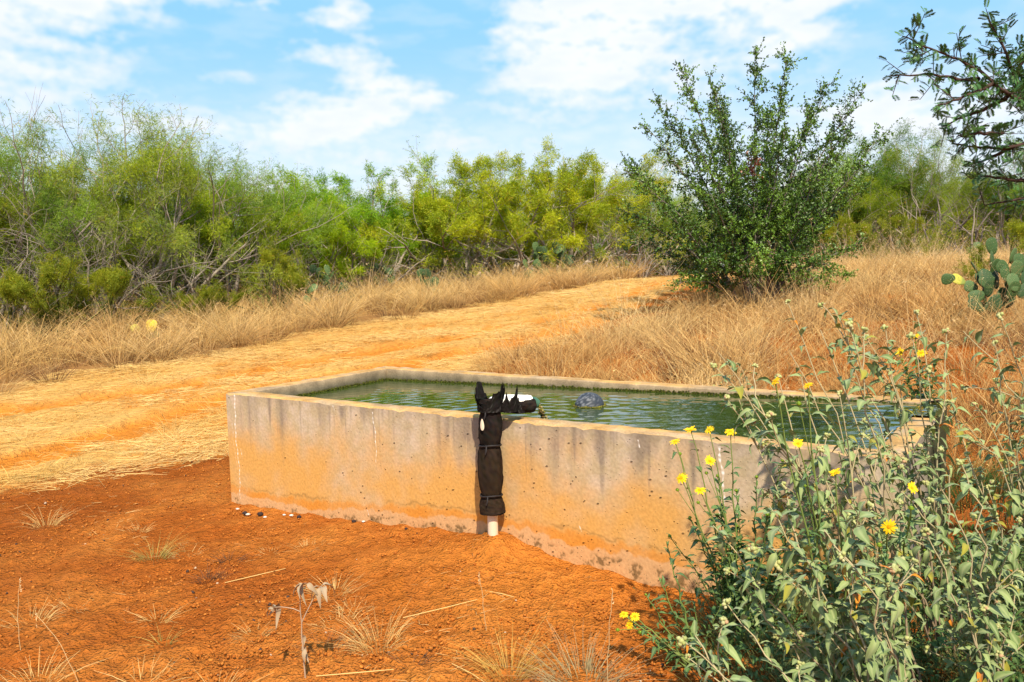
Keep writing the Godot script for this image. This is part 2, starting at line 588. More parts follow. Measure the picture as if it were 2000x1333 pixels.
func ripple(x: float, z: float) -> Vector3:   # height, slope x, slope z
	var h := 0.0
	var sx := 0.0
	var sz := 0.0
	for w in [[0.9, 0.44, 31.0, 0.9], [0.2, 0.98, 44.0, 0.8], [-0.5, 0.86, 57.0, 0.55], [0.65, 0.76, 71.0, 0.4], [-0.15, 0.99, 93.0, 0.28], [0.97, -0.2, 24.0, 0.7], [0.4, -0.92, 63.0, 0.35], [0.1, 1.0, 130.0, 0.15], [-0.45, 0.9, 166.0, 0.1]]:
		var ph: float = (x * w[0] + z * w[1]) * w[2] + 6.0 * nz.get_noise_2d(x * 2.2 + w[2], z * 2.2)
		var am: float = w[3] * 0.0005 * (0.55 + 0.45 * smoothstep(-1.0, 1.2, x))
		h += am * sin(ph)
		sx += am * w[2] * w[0] * cos(ph)
		sz += am * w[2] * w[1] * cos(ph)
	var c := Vector2(x - 0.0, z + 4.55)        # rings from the inlet
	var r := c.length()
	var a := 0.0006 * exp(-r * 0.7)
	h += a * sin(r * 62.0)
	sx += a * 62.0 * cos(r * 62.0) * c.x / maxf(r, 0.05)
	sz += a * 62.0 * cos(r * 62.0) * c.y / maxf(r, 0.05)
	return Vector3(h, sx, sz)

func make_water() -> void:
	var b := MB.new()
	var cols := 300
	var rows := 110
	b.col = lin(0.038, 0.062, 0.014)
	for r in rows:
		for q in cols:
			var f := float(r) / (rows - 1)
			var lx := lerpf(TT - 0.01, TL - TT + 0.01, float(q) / (cols - 1))
			var lz := lerpf(-TT + 0.01, -TW + TT - 0.01, f)
			var p := tank_at * Vector3(lx, TH, lz)
			var w := ripple(p.x, p.z)
			b.vert(Vector3(p.x, 0.648 + w.x, p.z), Vector3(-w.y, 1.0, -w.z).normalized(), b.col)
	for r in rows - 1:
		for q in cols - 1:
			var a := r * cols + q
			b.face(a, a + 1, a + cols)
			b.face(a + 1, a + cols + 1, a + cols)
	var m := mat(0.03, 0.68)
	m.cull_mode = BaseMaterial3D.CULL_BACK
	solo("water", b.mesh(m), "rippled green water filling the concrete tank to its rim", "", "", "structure")
	# the film that spills over the sunken far end of the rim
	var s := MB.new()
	s.col = lin(0.03, 0.04, 0.012)
	for r in 14:
		for q in 24:
			var lz := lerpf(-1.08, -TW - 0.0, float(q) / 23.0)
			var f := float(r) / 13.0
			var p := tank_at * Vector3(lerpf(TL - TT - 0.02, TL + 0.006, f), TH, lz)
			var w := ripple(p.x * 1.7, p.z * 1.7)
			s.vert(Vector3(p.x, 0.6475 + w.x * 0.5 - 0.012 * pow(f, 6.0), p.z), Vector3(-w.y * 0.7 + 0.25 * pow(f, 6.0), 1.0, -w.z * 0.7).normalized(), s.col)
	for r in 13:
		for q in 23:
			var a := r * 24 + q
			s.face(a, a + 24, a + 1)
			s.face(a + 1, a + 24, a + 25)
	solo("overflow_water", s.mesh(m), "thin sheet of water spilling over the sunken end of the rim", "", "", "structure")
	# puddle that it feeds
	var pu := MB.new()
	pu.col = lin(0.03, 0.035, 0.02)
	var mid := Vector3(2.62, land(2.62, -4.3) + 0.045, -4.3)
	for i in 48:
		var a0 := TAU * i / 48.0
		var a1 := TAU * (i + 1) / 48.0
		var r0 := 0.55 + 0.12 * nz.get_noise_2d(cos(a0) * 2.0, sin(a0) * 2.0)
		var r1 := 0.55 + 0.12 * nz.get_noise_2d(cos(a1) * 2.0, sin(a1) * 2.0)
		pu.tri(mid, mid + Vector3(cos(a1) * r1, 0, -sin(a1) * r1), mid + Vector3(cos(a0) * r0, 0, -sin(a0) * r0))
	solo("puddle_water", pu.mesh(m), "puddle of spilled water in the grass beside the tank's sunken end", "", "", "structure")

# ------------------------------------------------------------------ pipe, float
func ring_sleeve(path: PackedVector3Array, rad: PackedFloat32Array, lump: float, seed_: float, k: Color, gap := -1.0) -> MB:
	# a foam sleeve: thick tube whose skin is uneven, with a slit down one side
	var b := MB.new()
	var sides := 26
	var cnt := path.size()
	var p := PackedVector3Array()
	var kc := PackedColorArray()
	var x := Vector3.RIGHT
	for i in cnt:
		var d := (path[mini(i + 1, cnt - 1)] - path[maxi(i - 1, 0)]).normalized()
		x = (x - d * x.dot(d)).normalized()
		var y := d.cross(x)
		for s in sides + 1:
			var a := TAU * s / sides
			var q := rad[i] * (1.0 + lump * nf.get_noise_3d(cos(a) * 9.0 + seed_, sin(a) * 9.0, i * 2.0) + 0.03 * nf.get_noise_3d(cos(a) * 30.0 + seed_, sin(a) * 30.0, i * 9.0))
			if gap >= 0.0:
				q *= 1.0 - 0.13 * exp(-pow(wrapf(a - gap, -PI, PI) / 0.07, 2.0))
			p.append(path[i] + (x * cos(a) + y * sin(a)) * q)
			kc.append((k * (0.7 + 0.6 * rng.randf())).lerp(lin(0.20, 0.10, 0.045), clampf(0.10 + 0.5 * nf.get_noise_3d(cos(a) * 7.0, i * 3.0 + seed_, sin(a) * 7.0), 0.0, 0.35) * (1.0 if k.r > 0.03 else 0.3)))
	b.grid(p, cnt, sides + 1, kc, PackedVector2Array())
	return b

func make_pipe() -> void:
	var foam := mat(0.95, 0.15)
	var fn := noise_image(256, 256, 44, 0.35, 2)
	foam.uv1_triplanar = true
	foam.uv1_scale = Vector3.ONE * 9.0
	foam.heightmap_enabled = true
	foam.heightmap_texture = ImageTexture.create_from_image(fn)
	foam.heightmap_scale = 0.5
	var pvc := mat(0.45, 0.5)
	var s0 := 2.155
	var t := thing("inlet_pipe", "white plastic pipe climbing over the rim, wrapped in torn black foam insulation", "pipe")
	t.transform = tank_at * Transform3D(Basis.IDENTITY, Vector3(s0, 0, 0))
	# plastic pipe: up the front face, over the rim, into the tank
	var pb := MB.new()
	var pp := PackedVector3Array()
	var pr := PackedFloat32Array()
	for q in [[0, -0.12, 0.08], [0, 0.3, 0.08], [0, 0.78, 0.08], [0, 0.80, 0.075], [0.006, 0.822, 0.06], [0.02, 0.83, 0.03], [0.06, 0.83, -0.05], [0.1, 0.828, -0.13]]:
		pp.append(Vector3(q[0], q[1], q[2]))
		pr.append(0.027)
	pb.tube(pp, pr, 20, lin(0.70, 0.58, 0.43), true)
	part(t, "pipe", pb.mesh(pvc))
	var cb := MB.new()
	cb.tube(PackedVector3Array([Vector3(-0.028, 0.0, 0.205), Vector3(-0.024, 0.07, 0.198), Vector3(-0.022, 0.112, 0.196)]), PackedFloat32Array([0.021, 0.021, 0.022]), 16, lin(0.86, 0.82, 0.72), true)
	part(t, "pipe_stub", cb.mesh(pvc))
	var black := lin(0.018, 0.016, 0.015)
	var brown := lin(0.030, 0.022, 0.016)
	var sections := [[0.262, 0.355, brown, [0.071, 0.071, 0.064, 0.054]], [0.361, 0.617, brown, [0.054, 0.067, 0.07, 0.069, 0.067, 0.056]], [0.624, 0.80, black, [0.054, 0.064, 0.066, 0.065, 0.061, 0.055]], [0.806, 0.86, black, [0.055, 0.062, 0.066, 0.06]]]
	var num := 0
	for s in sections:
		var path := PackedVector3Array()
		var rad := PackedFloat32Array()
		var ctl: Array = s[3]
		for i in 13:
			var f := i / 12.0
			var e := f * (ctl.size() - 1)
			var j := mini(int(e), ctl.size() - 2)
			path.append(Vector3(-0.006 + 0.006 * sin(s[0] * 9.0 + f * 2.0), lerpf(s[0], s[1], f), 0.074))
			rad.append(0.94 * lerpf(ctl[j], ctl[j + 1], e - j))
		var b := ring_sleeve(path, rad, 0.06, num * 3.0, s[2], 1.95)
		# close the ends with a lip that turns in to the pipe
		for e in [0, 12]:
			var o: Vector3 = path[e]
			for q in 20:
				var a0 := TAU * q / 20.0
				var a1 := TAU * (q + 1) / 20.0
				var r: float = rad[e]
				b.quad(o + Vector3(cos(a0) * r, 0, sin(a0) * r), o + Vector3(cos(a0), 0, sin(a0)) * 0.028, o + Vector3(cos(a1), 0, sin(a1)) * 0.028, o + Vector3(cos(a1) * r, 0, sin(a1) * r), s[2])
		part(t, "foam_sleeve", b.mesh(foam))
		num += 1
	# ties pulled tight between the sleeves
	for y in [0.358, 0.62, 0.803]:
		var b := MB.new()
		var p := PackedVector3Array()
		var r := PackedFloat32Array()
		for i in 21:
			var a := TAU * i / 20.0
			p.append(Vector3(cos(a) * 0.057 - 0.004, y + 0.004 * sin(a * 2.0), 0.08 + sin(a) * 0.057))
			r.append(0.0045)
		b.tube(p, r, 6, lin(0.02, 0.018, 0.016))
		b.tube(PackedVector3Array([Vector3(0.012, y, 0.138), Vector3(0.018, y - 0.018, 0.148), Vector3(0.012, y - 0.04, 0.15)]), PackedFloat32Array([0.004, 0.005, 0.003]), 5, lin(0.02, 0.018, 0.016), true)
		part(t, "tie", b.mesh(mat(0.6, 0.4)))
	# a bare patch where the foam is torn through
	var tb := MB.new()
	var hole := PackedVector3Array()
	for i in 22:
		var a := TAU * i / 22.0
		hole.append(Vector3(-0.002 + 0.0115 * cos(a) * (1.0 - 0.3 * sin(a)), 0.735 + 0.03 * sin(a), 0))
	for i in 22:
		var a := hole[i]
		var c := hole[(i + 1) % 22]
		a.z = 0.08 + sqrt(0.0685 * 0.0685 - a.x * a.x) + 0.0015
		c.z = 0.08 + sqrt(0.0685 * 0.0685 - c.x * c.x) + 0.0015
		tb.tri(Vector3(-0.002, 0.735, 0.1515), a, c, lin(0.80, 0.68, 0.5))
	part(t, "bare_patch", tb.mesh(pvc))
	# torn foam: the top sleeve split open, two ragged ears standing off a deep notch, and flaps along the bend
	for fl in [[Vector3(0, 0.795, 0.08), 0.064, [[3.35, 0.5, 0.115], [-0.10, 0.55, 0.10], [2.5, 0.5, 0.05], [0.75, 0.45, 0.045]], 0.028, 0.3, 1.0], [Vector3(0.075, 0.79, 0.02), 0.05, [[0.2, 0.55, 0.085], [1.2, 0.4, 0.06]], 0.02, 0.25, 2.0], [Vector3(0.105, 0.775, -0.03), 0.03, [[0.8, 0.5, 0.05]], 0.012, -0.6, 3.0]]:
		var b := MB.new()
		var around := 44
		var up := 9
		for shell in 2:
			var p := PackedVector3Array()
			var kc := PackedColorArray()
			for i in up + 1:
				for q in around + 1:
					var a := TAU * q / around
					var hh: float = fl[3]
					for e in fl[2]:
						hh += e[2] * exp(-pow(wrapf(a - e[0], -PI, PI) / e[1], 2.0))
					hh *= 1.0 + 0.5 * nf.get_noise_2d(q * 3.1, fl[5] * 40.0) + (0.25 * nf.get_noise_2d(q * 9.7, fl[5] * 70.0) if i == up else 0.0)
					var f := float(i) / up
					var rr: float = fl[1] - 0.016 * shell * (1.0 - 0.6 * f)
					rr *= 1.0 + 0.10 * nf.get_noise_3d(cos(a) * 14.0, i * 2.2, sin(a) * 14.0 + fl[5] * 20.0)
					rr += fl[4] * hh * f * f * 0.5
					p.append(fl[0] + Vector3(cos(a) * rr, hh * f, sin(a) * rr))
					kc.append(black * (0.7 + 0.7 * rng.randf()) if rng.randf() < 0.93 else lin(0.07, 0.065, 0.06))
			b.grid(p, up + 1, around + 1, kc, PackedVector2Array(), shell == 0)
		part(t, "torn_foam", b.mesh(foam))
	# foam round the pipe inside the rim
	var ip := PackedVector3Array()
	var ir := PackedFloat32Array()
	for i in 12:
		var f := i / 11.0
		ip.append(Vector3(lerpf(0.04, 0.122, f), lerpf(0.812, 0.80, f), lerpf(-0.0, -0.145, f)))
		ir.append(lerpf(0.036, 0.042, f) * (0.9 if i in [0, 11] else 1.0))
	part(t, "foam_sleeve", ring_sleeve(ip, ir, 0.12, 30.0, black).mesh(foam))
	var wp := MB.new()
	wp.tube(PackedVector3Array([Vector3(0.0, 0.812, 0.09), Vector3(0.012, 0.832, 0.06), Vector3(0.035, 0.836, 0.01), Vector3(0.07, 0.83, -0.06), Vector3(0.11, 0.82, -0.135)]), PackedFloat32Array([0.036, 0.037, 0.036, 0.034, 0.032]), 16, lin(0.85, 0.82, 0.75), true)
	part(t, "pipe_coupling", wp.mesh(pvc))
	var gt := MB.new()
	gt.tube(PackedVector3Array([Vector3(0.107, 0.82, -0.13), Vector3(0.124, 0.812, -0.155), Vector3(0.136, 0.802, -0.17)]), PackedFloat32Array([0.028, 0.029, 0.022]), 14, lin(0.045, 0.12, 0.075), true)
	part(t, "green_tape", gt.mesh(mat(0.5, 0.4)))
	var mo := MB.new()
	for i in 60:
		var f := rng.randf()
		var o := Vector3(0.136, 0.808, -0.17).lerp(Vector3(0.165, 0.70, -0.2), f) + Vector3(rng.randf_range(-1, 1), rng.randf_range(-1, 1), rng.randf_range(-1, 1)) * 0.013
		mo.blob(Transform3D(Basis.from_euler(Vector3(rng.randf() * 3.0, rng.randf() * 3.0, 0)).scaled(Vector3(0.009, 0.006, 0.007)), o), 3, 5, [lin(0.16, 0.14, 0.02), lin(0.12, 0.08, 0.03), lin(0.3, 0.24, 0.1), lin(0.03, 0.03, 0.01)][rng.randi() % 4])
	part(t, "moss_clump", mo.mesh(mat(0.9, 0.2)))

func make_float() -> void:
	# half a dozen flat-ish facets softened into a dome: the top of a float valve
	var at := Vector3(0.445, 0.648, -4.98)
	var t := thing("float_dome", "black scuffed dome of a float sitting in the tank water", "float", at, 0.5)
	var b := MB.new()
	var lat := 18
	var lon := 36
	var p := PackedVector3Array()
	for i in lat + 1:
		for j in lon + 1:
			var a := lerpf(-0.35, PI / 2.0, float(i) / lat)
			var c := TAU * j / lon
			var u := Vector3(cos(a) * cos(c), sin(a), cos(a) * sin(c))
			var face := 0.0
			for e in 5:
				var dirn := Vector3(cos(e * TAU / 5.0), 0.55, sin(e * TAU / 5.0)).normalized()
				face = maxf(face, u.dot(dirn))
			var r := 0.087 * lerpf(1.0, minf(1.0, 0.95 / maxf(face, 0.8)), 0.65)
			p.append(Vector3(u.x * r, u.y * r * 0.92, u.z * r))
	b.grid(p, lat + 1, lon + 1, PackedColorArray(), PackedVector2Array(), true)
	for i in b.v.size():
		var q := b.v[i]
		var scuff := smoothstep(0.05, 0.4, nf.get_noise_3d(q.x * 330.0, q.y * 90.0, q.z * 330.0)) * smoothstep(-0.05, 0.07, -q.x + q.y * 0.4)
		b.c[i] = lin(0.035, 0.040, 0.052).lerp(lin(0.30, 0.31, 0.33), scuff * 0.55)
	part(t, "dome", b.mesh(mat(0.6, 0.35)))
	var al := MB.new()
	for i in 150:
		var a := rng.randf() * TAU
		al.blob(Transform3D(Basis.from_euler(Vector3(rng.randf() * 3.0, rng.randf() * 3.0, 0)).scaled(Vector3(0.009, 0.004, 0.007) * rng.randf_range(0.5, 1.3)), Vector3(cos(a), 0, sin(a)) * rng.randf_range(0.082, 0.096) + Vector3(0, rng.randf_range(-0.002, 0.007), 0)), 3, 5, lin(0.2, 0.19, 0.03).lerp(lin(0.07, 0.06, 0.015), rng.randf()))
	tag(part(t, "algae_collar", al.mesh(mat(0.8, 0.3))), "", "", "", "stuff")

# ------------------------------------------------------------------ brush: trees of the thicket
func rand_dir() -> Vector3:
	var z := rng.randf_range(-1, 1)
	var a := rng.randf() * TAU
	var r := sqrt(1.0 - z * z)
	return Vector3(r * cos(a), z, r * sin(a))

# returns [trunk mesh, crown mesh or null, height]
func make_brush(q: Dictionary) -> Array:
	rng.seed = q.seed
	var wood := MB.new()
	var lf := MB.new()
	var h: float = q.h
	var jobs := []
	for s in int(q.stems):
		var az: float = TAU * (s + rng.randf() * 0.7) / q.stems
		var tl := deg_to_rad(rng.randf_range(q.tilt0, q.tilt1))
		jobs.append([Vector3(cos(az), 0, sin(az)) * 0.05 * h * rng.randf() - Vector3(0, 0.06, 0), Vector3(sin(tl) * cos(az), cos(tl), sin(tl) * sin(az)), h * float(q.len0) * rng.randf_range(0.75, 1.15), h * float(q.thick), 0])
	var levels: int = q.levels
	var tops := 0.0
	while jobs.size():
		var j = jobs.pop_back()
		var p0: Vector3 = j[0]
		var d: Vector3 = j[1]
		var ln: float = j[2]
		var r: float = j[3]
		var lv: int = j[4]
		var k1 := p0 + (d + rand_dir() * 0.16).normalized() * ln * 0.5
		var d2 := (d + rand_dir() * 0.28 + Vector3(0, q.up, 0)).normalized()
		var p2 := k1 + d2 * ln * 0.5
		tops = maxf(tops, p2.y)
		var tint: Color = q.bark * rng.randf_range(0.7, 1.3)
		wood.tube(PackedVector3Array([p0, k1, p2]), PackedFloat32Array([r, r * 0.85, r * 0.68]), 6 if lv < 2 else 3, tint)
		if lv < levels:
			var kids: int = q.split if rng.randf() < 0.75 else q.split + 1
			for c in kids:
				var f := 1.0 if c == 0 else rng.randf_range(0.35, 1.0)
				var at := p0.lerp(k1, f * 2.0) if f < 0.5 else k1.lerp(p2, f * 2.0 - 1.0)
				var spr: float = q.spread
				var nd := (d2 + rand_dir() * (spr * 0.5 if c == 0 else spr)).normalized()
				nd = (nd + Vector3(nd.x, 0, nd.z) * 0.12 + Vector3(0, q.up, 0)).normalized()
				jobs.append([at, nd, ln * float(q.ratio) * rng.randf_range(0.75, 1.15), r * (0.66 if c == 0 else 0.5), lv + 1])
		if lv >= levels - 1:
			var hy := p2.y / h
			var keep: float = 1.0 - smoothstep(q.bare0, q.bare1, hy)
			keep *= smoothstep(0.0, q.low, hy)
			var cl: float = 0.5 + 0.5 * nz.get_noise_3d(p2.x * 3.0, p2.y * 3.0 + q.seed, p2.z * 3.0) * 2.0
			keep *= clampf((cl - 0.2) * 2.0, 0.06, 1.2)
			var cnt := int(q.leaves * keep * (1.0 if lv == levels else 0.6))
			var hue := clampf(0.5 + nz.get_noise_3d(p2.x * 1.6, p2.y * 1.6, p2.z * 1.6 + q.seed) * 1.3 + 0.25 * (hy - 0.5), 0.0, 1.0)
			for i in cnt:
				var f := rng.randf_range(0.1, 1.0)
				var at := p0.lerp(p2, f) + rand_dir() * float(q.fluff)
				var fd := (rand_dir() + d2 * 0.4 + Vector3(0, q.droop, 0)).normalized()
				var fl: float = q.frond * rng.randf_range(0.6, 1.25)
				var w: float = fl * q.wide
				var sd := fd.cross(rand_dir()).normalized()
				var kk: Color = q.c1.lerp(q.c2, clampf(hue + rng.randf_range(-0.3, 0.3), 0.0, 1.0))
				if rng.randf() < q.yellow:
					kk = q.c3
				kk = kk * rng.randf_range(0.75, 1.25)
				for e in 3:
					var a := at + fd * fl * 0.25 * e
					var dd: Vector3 = (fd + sd * float([0.7, -0.7, 0.1][e])).normalized()
					lf.tri(a, a + dd * fl * 0.55 + sd.cross(dd) * w, a + dd * fl * 0.9 - sd.cross(dd) * w * 0.25, kk)
	return [wood.mesh(m_bark), lf.mesh(m_leaf) if lf.v.size() else null, tops]

var m_bark: StandardMaterial3D
var m_leaf: StandardMaterial3D

func plant_tree(pr: Array, called: String, label: String, cat: String, at: Vector3, height: float, turn: float, group := "", wide := 1.0, shade: Material = null) -> Node3D:
	var t := thing(called, label, cat, at, turn, group)
	var s: float = height / pr[2]
	t.transform.basis = Basis(Vector3.UP, turn).scaled(Vector3(s * wide, s, s * wide))
	part(t, "trunk", pr[0])
	if pr[1]: part(t, "crown", pr[1], shade)
	return t

func make_thicket() -> void:
	var grey := lin(0.36, 0.31, 0.26)
	var base := {"h": 4.3, "stems": 8, "tilt0": 6.0, "tilt1": 66.0, "len0": 0.31, "thick": 0.0105, "levels": 5, "split": 2, "ratio": 0.76, "spread": 0.8, "up": 0.09, "leaves": 95, "bare0": 1.6, "bare1": 2.0, "low": 0.12, "frond": 0.085, "wide": 0.085, "fluff": 0.13, "droop": -0.25, "yellow": 0.03, "bark": grey, "c1": lin(0.16, 0.22, 0.035), "c2": lin(0.30, 0.37, 0.045), "c3": lin(0.45, 0.33, 0.03), "seed": 11}
	var P := {}
	var airy := base.duplicate()
	airy.merge({"c1": lin(0.21, 0.28, 0.055), "c2": lin(0.42, 0.49, 0.065), "bare0": 0.74, "bare1": 1.02, "leaves": 74, "frond": 0.082, "stems": 8, "tilt1": 55.0, "up": 0.13}, true)
	P.airy = []
	for s in [101, 102, 103]:
		airy.seed = s
		P.airy.append(make_brush(airy))
	var gold := base.duplicate()
	gold.merge({"c1": lin(0.29, 0.37, 0.022), "c2": lin(0.55, 0.57, 0.022), "leaves": 88, "yellow": 0.06, "low": 0.4, "spread": 0.85, "up": 0.06, "tilt1": 62.0, "fluff": 0.085, "frond": 0.095, "wide": 0.12}, true)
	P.gold = []
	for s in [201, 202]:
		gold.seed = s
		P.gold.append(make_brush(gold))
	var fresh := base.duplicate()
	fresh.merge({"c1": lin(0.23, 0.35, 0.022), "c2": lin(0.48, 0.60, 0.03), "leaves": 84, "low": 0.35, "fluff": 0.085, "frond": 0.095, "wide": 0.12}, true)
	P.fresh = []
	for s in [301, 302]:
		fresh.seed = s
		P.fresh.append(make_brush(fresh))
	var dusk := base.duplicate()
	dusk.merge({"c1": lin(0.13, 0.20, 0.025), "c2": lin(0.29, 0.36, 0.035), "leaves": 92, "low": 0.12, "tilt1": 48.0, "up": 0.13}, true)
	P.dusk = []
	for s in [401, 402]:
		dusk.seed = s
		P.dusk.append(make_brush(dusk))
	var bare := base.duplicate()
	bare.merge({"leaves": 3, "levels": 5, "spread": 1.05, "up": 0.02, "h": 3.0, "tilt1": 65.0, "bark": lin(0.25, 0.21, 0.175), "thick": 0.011}, true)
	P.bare = []
	for s in [501, 502]:
		bare.seed = s
		P.bare.append(make_brush(bare))
	var broom := base.duplicate()
	broom.merge({"h": 1.5, "stems": 10, "tilt0": 5.0, "tilt1": 62.0, "len0": 0.33, "thick": 0.012, "levels": 4, "split": 2, "ratio": 0.72, "spread": 0.5, "up": 0.12, "leaves": 42, "low": 0.05, "frond": 0.055, "wide": 0.10, "fluff": 0.03, "droop": 0.15, "bark": lin(0.10, 0.11, 0.03), "c1": lin(0.19, 0.24, 0.02), "c2": lin(0.36, 0.38, 0.025), "yellow": 0.06}, true)
	P.broom = []
	for s in [601, 602]:
		broom.seed = s
		P.broom.append(make_brush(broom))
	rng.seed = 77
	var front := [
		["airy", 0, -0.66, 16.5, 4.9, "mesquite_tree", "grey green mesquite with thin bare top twigs at the edge of the thicket"],
		["airy", 1, -0.57, 17.5, 5.1, "mesquite_tree", "tall airy mesquite with leafless grey crown tips behind the yellow cactus pad"],
		["airy", 2, -0.485, 18.5, 5.3, "mesquite_tree", "tallest mesquite of the thicket, sky showing through its bare upper twigs"],
		["airy", 0, -0.405, 19.0, 5.0, "mesquite_tree", "mesquite with olive crown and a spray of bare twigs over its shoulder"],
		["airy", 1, -0.335, 20.0, 4.5, "mesquite_tree", "olive mesquite whose crown slopes down towards the gap in the thicket"],
		["fresh", 0, -0.285, 21.0, 3.6, "mesquite_tree", "low bright green mesquite in the dip of the tree line"],
		["fresh", 1, -0.22, 22.0, 4.1, "mesquite_tree", "bright green mesquite above the first clump of prickly pear"],
		["fresh", 0, -0.165, 23.5, 3.9, "mesquite_tree", "leaning green mesquite with clumped lower sprays beside the prickly pear"],
		["fresh", 1, -0.115, 25.0, 4.6, "mesquite_tree", "green mesquite with two raised tufts on its crown"],
		["gold", 0, -0.06, 25.0, 4.2, "huisache_tree", "yellow green tree with grey slanting stems behind the tank's far corner"],
		["gold", 1, 0.0, 25.5, 4.3, "huisache_tree", "golden green tree on a dark forked trunk beside the road"],
		["gold", 0, 0.055, 26.5, 4.8, "huisache_tree", "most golden tree, round crowned, at the bend of the road"],
		["airy", 2, 0.11, 30.0, 4.8, "mesquite_tree", "pale grey green mesquite rising behind the golden tree"],
		["airy", 0, 0.155, 31.0, 4.9, "mesquite_tree", "pale mesquite half hidden by the big dark shrub"],
		["dusk", 0, 0.335, 26.0, 3.7, "mesquite_tree", "dark olive tree just past the big shrub"],
		["dusk", 1, 0.39, 25.0, 3.9, "mesquite_tree", "olive tree in the shady stand behind the dry grass"],
		["dusk", 0, 0.445, 27.0, 5.0, "mesquite_tree", "upright olive tree with feathery pointed top behind the dry grass"],
		["dusk", 1, 0.495, 26.0, 4.7, "mesquite_tree", "olive tree with pale trunks behind the prickly pear"],
		["bare", 0, 0.545, 24.0, 3.6, "mesquite_tree", "nearly leafless grey tree behind the big prickly pear"],
		["dusk", 0, 0.60, 24.0, 4.0, "mesquite_tree", "olive tree under the overhanging branch"],
		["bare", 1, -0.60, 16.0, 3.4, "grey_brush", "tall spindly grey stems among the mesquites at the thicket's edge"],
		["bare", 0, -0.50, 17.0, 3.6, "grey_brush", "slender pale stems standing through the tall mesquites"],
		["bare", 1, -0.37, 18.6, 3.0, "grey_brush", "fan of grey limbs in front of the olive mesquites"],
		["bare", 0, 0.125, 26.0, 2.7, "grey_brush", "leafless grey brush between the golden tree and the big shrub"],
		["bare", 1, 0.155, 25.0, 2.4, "grey_brush", "tangle of bare grey stems beside the big shrub"],
		["bare", 0, -0.25, 19.8, 2.2, "grey_brush", "bare grey stems over the first clump of prickly pear"],
		["bare", 1, -0.41, 17.8, 2.3, "grey_brush", "pale dead limbs in the shade under the tall mesquites"],
		["bare", 1, -0.16, 22.0, 2.2, "grey_brush", "grey twiggy brush under the bright green mesquites"],
		["bare", 0, -0.05, 23.6, 2.0, "grey_brush", "grey slanting stems at the foot of the golden trees"],
		["broom", 0, -0.28, 18.2, 1.75, "broom_shrub", "olive wiry shrub on a short dark stem standing out in the dry grass"],
		["broom", 1, -0.365, 16.8, 1.0, "broom_shrub", "small half bare olive shrub beside the yellow cactus pad"],
		["broom", 1, -0.535, 15.4, 1.9, "broom_shrub", "yellow green feathery shrub at the grass edge below the tall mesquites"],
		["broom", 0, -0.48, 16.2, 1.5, "broom_shrub", "low olive shrub merging with the thicket's foot"],
		["broom", 0, -0.60, 15.2, 1.4, "broom_shrub", "dim olive shrub in the corner of the dry grass"],
		["broom", 0, 0.605, 12.5, 1.3, "broom_shrub", "low green shrub backing the big prickly pear at the picture's border"],
		["broom", 1, 0.40, 22.5, 1.9, "broom_shrub", "dusky shrub below the olive trees behind the dry grass"],
		["broom", 0, 0.47, 22.0, 1.7, "broom_shrub", "dusky round shrub between the pale trunks"],
	]
	var shades: Array[StandardMaterial3D] = [m_leaf, m_leaf.duplicate(), m_leaf.duplicate()]
	shades[1].albedo_color = Color(1.0, 1.0, 0.7)
	shades[2].albedo_color = Color(0.88, 0.97, 0.88)
	var turns := 0
	for r in front:
		turns += 1
		plant_tree(P[r[0]][r[1]], r[5], r[6], "tree" if r[5].ends_with("tree") else "shrub", spot(r[2], r[3]) - Vector3(0, 0.03, 0), r[4] * 0.92, rng.randf() * TAU, "trees of the thicket" if r[5].ends_with("tree") else "shrubs at the thicket's foot", rng.randf_range(1.0, 1.15), shades[turns % 3] if r[5] == "mesquite_tree" else null)
	# the rows behind, seen only in the gaps
	var names := ["airy", "fresh", "gold", "dusk"]
	for i in 34:
		var sl := -0.78 + 1.56 * (i + 0.5 * rng.randf()) / 34.0
		var d := rng.randf_range(26.0, 30.0) if sl < -0.2 else rng.randf_range(33.0, 40.0)
		if sl < -0.35: d -= 4.0
		var kd: String = ["airy", "airy", "fresh"][rng.randi() % 3] if sl < -0.2 else (["fresh", "airy", "gold"][rng.randi() % 3] if sl < 0.15 else ["dusk", "airy"][rng.randi() % 2])
		plant_tree(P[kd][rng.randi() % 2], "mesquite_tree", "mesquite of the back row, glimpsed between the crowns of the front row", "tree", spot(sl, d), rng.randf_range(3.0, 3.8) if d < 32.0 else rng.randf_range(3.3, 4.2), rng.randf() * TAU, "back row of the thicket", 1.25)
	for i in 34:
		var sl := -0.74 + 1.48 * (i + 0.5 * rng.randf()) / 34.0
		var d := (rng.randf_range(18.5, 21.0) if sl < -0.35 else rng.randf_range(23.0, 26.0)) + (4.0 if sl > -0.2 else 0.0)
		if sl > 0.08 and sl < 0.32: d = 33.0 + 3.0 * rng.randf()
		plant_tree(P.broom[rng.randi() % 2] if i % 3 else P.bare[rng.randi() % 2], "thicket_shrub", "low dusky brush in the shade beneath the thicket's trees", "shrub", spot(sl, d), rng.randf_range(1.3, 2.1), rng.randf() * TAU, "brush under the thicket", 1.5)
	# far brush that closes the horizon: one mass
	var far := Node3D.new()
	far.name = "distant_brush"
	add_child(far)
	tag(far, "far brush closing the horizon behind the thicket", "brush", "", "stuff")
	for kd in [["dusk", 0], ["airy", 1], ["fresh", 0], ["broom", 0], ["broom", 1]]:
		var where: Array[Transform3D] = []
		for i in 70 if kd[0] != "broom" else 170:
			var a := rng.randf_range(-1.25, 1.25)
			var d := rng.randf_range(44.0, 95.0) if kd[0] != "broom" else rng.randf_range(36.0, 62.0)
			var s := rng.randf_range(0.85, 1.15)
			where.append(Transform3D(Basis(Vector3.UP, rng.randf() * TAU).scaled(Vector3(s * 1.4, s, s * 1.4)), on(sin(a) * d, -cos(a) * d)))
		copies(far, "brush_crown", P[kd[0]][kd[1]][1], where)
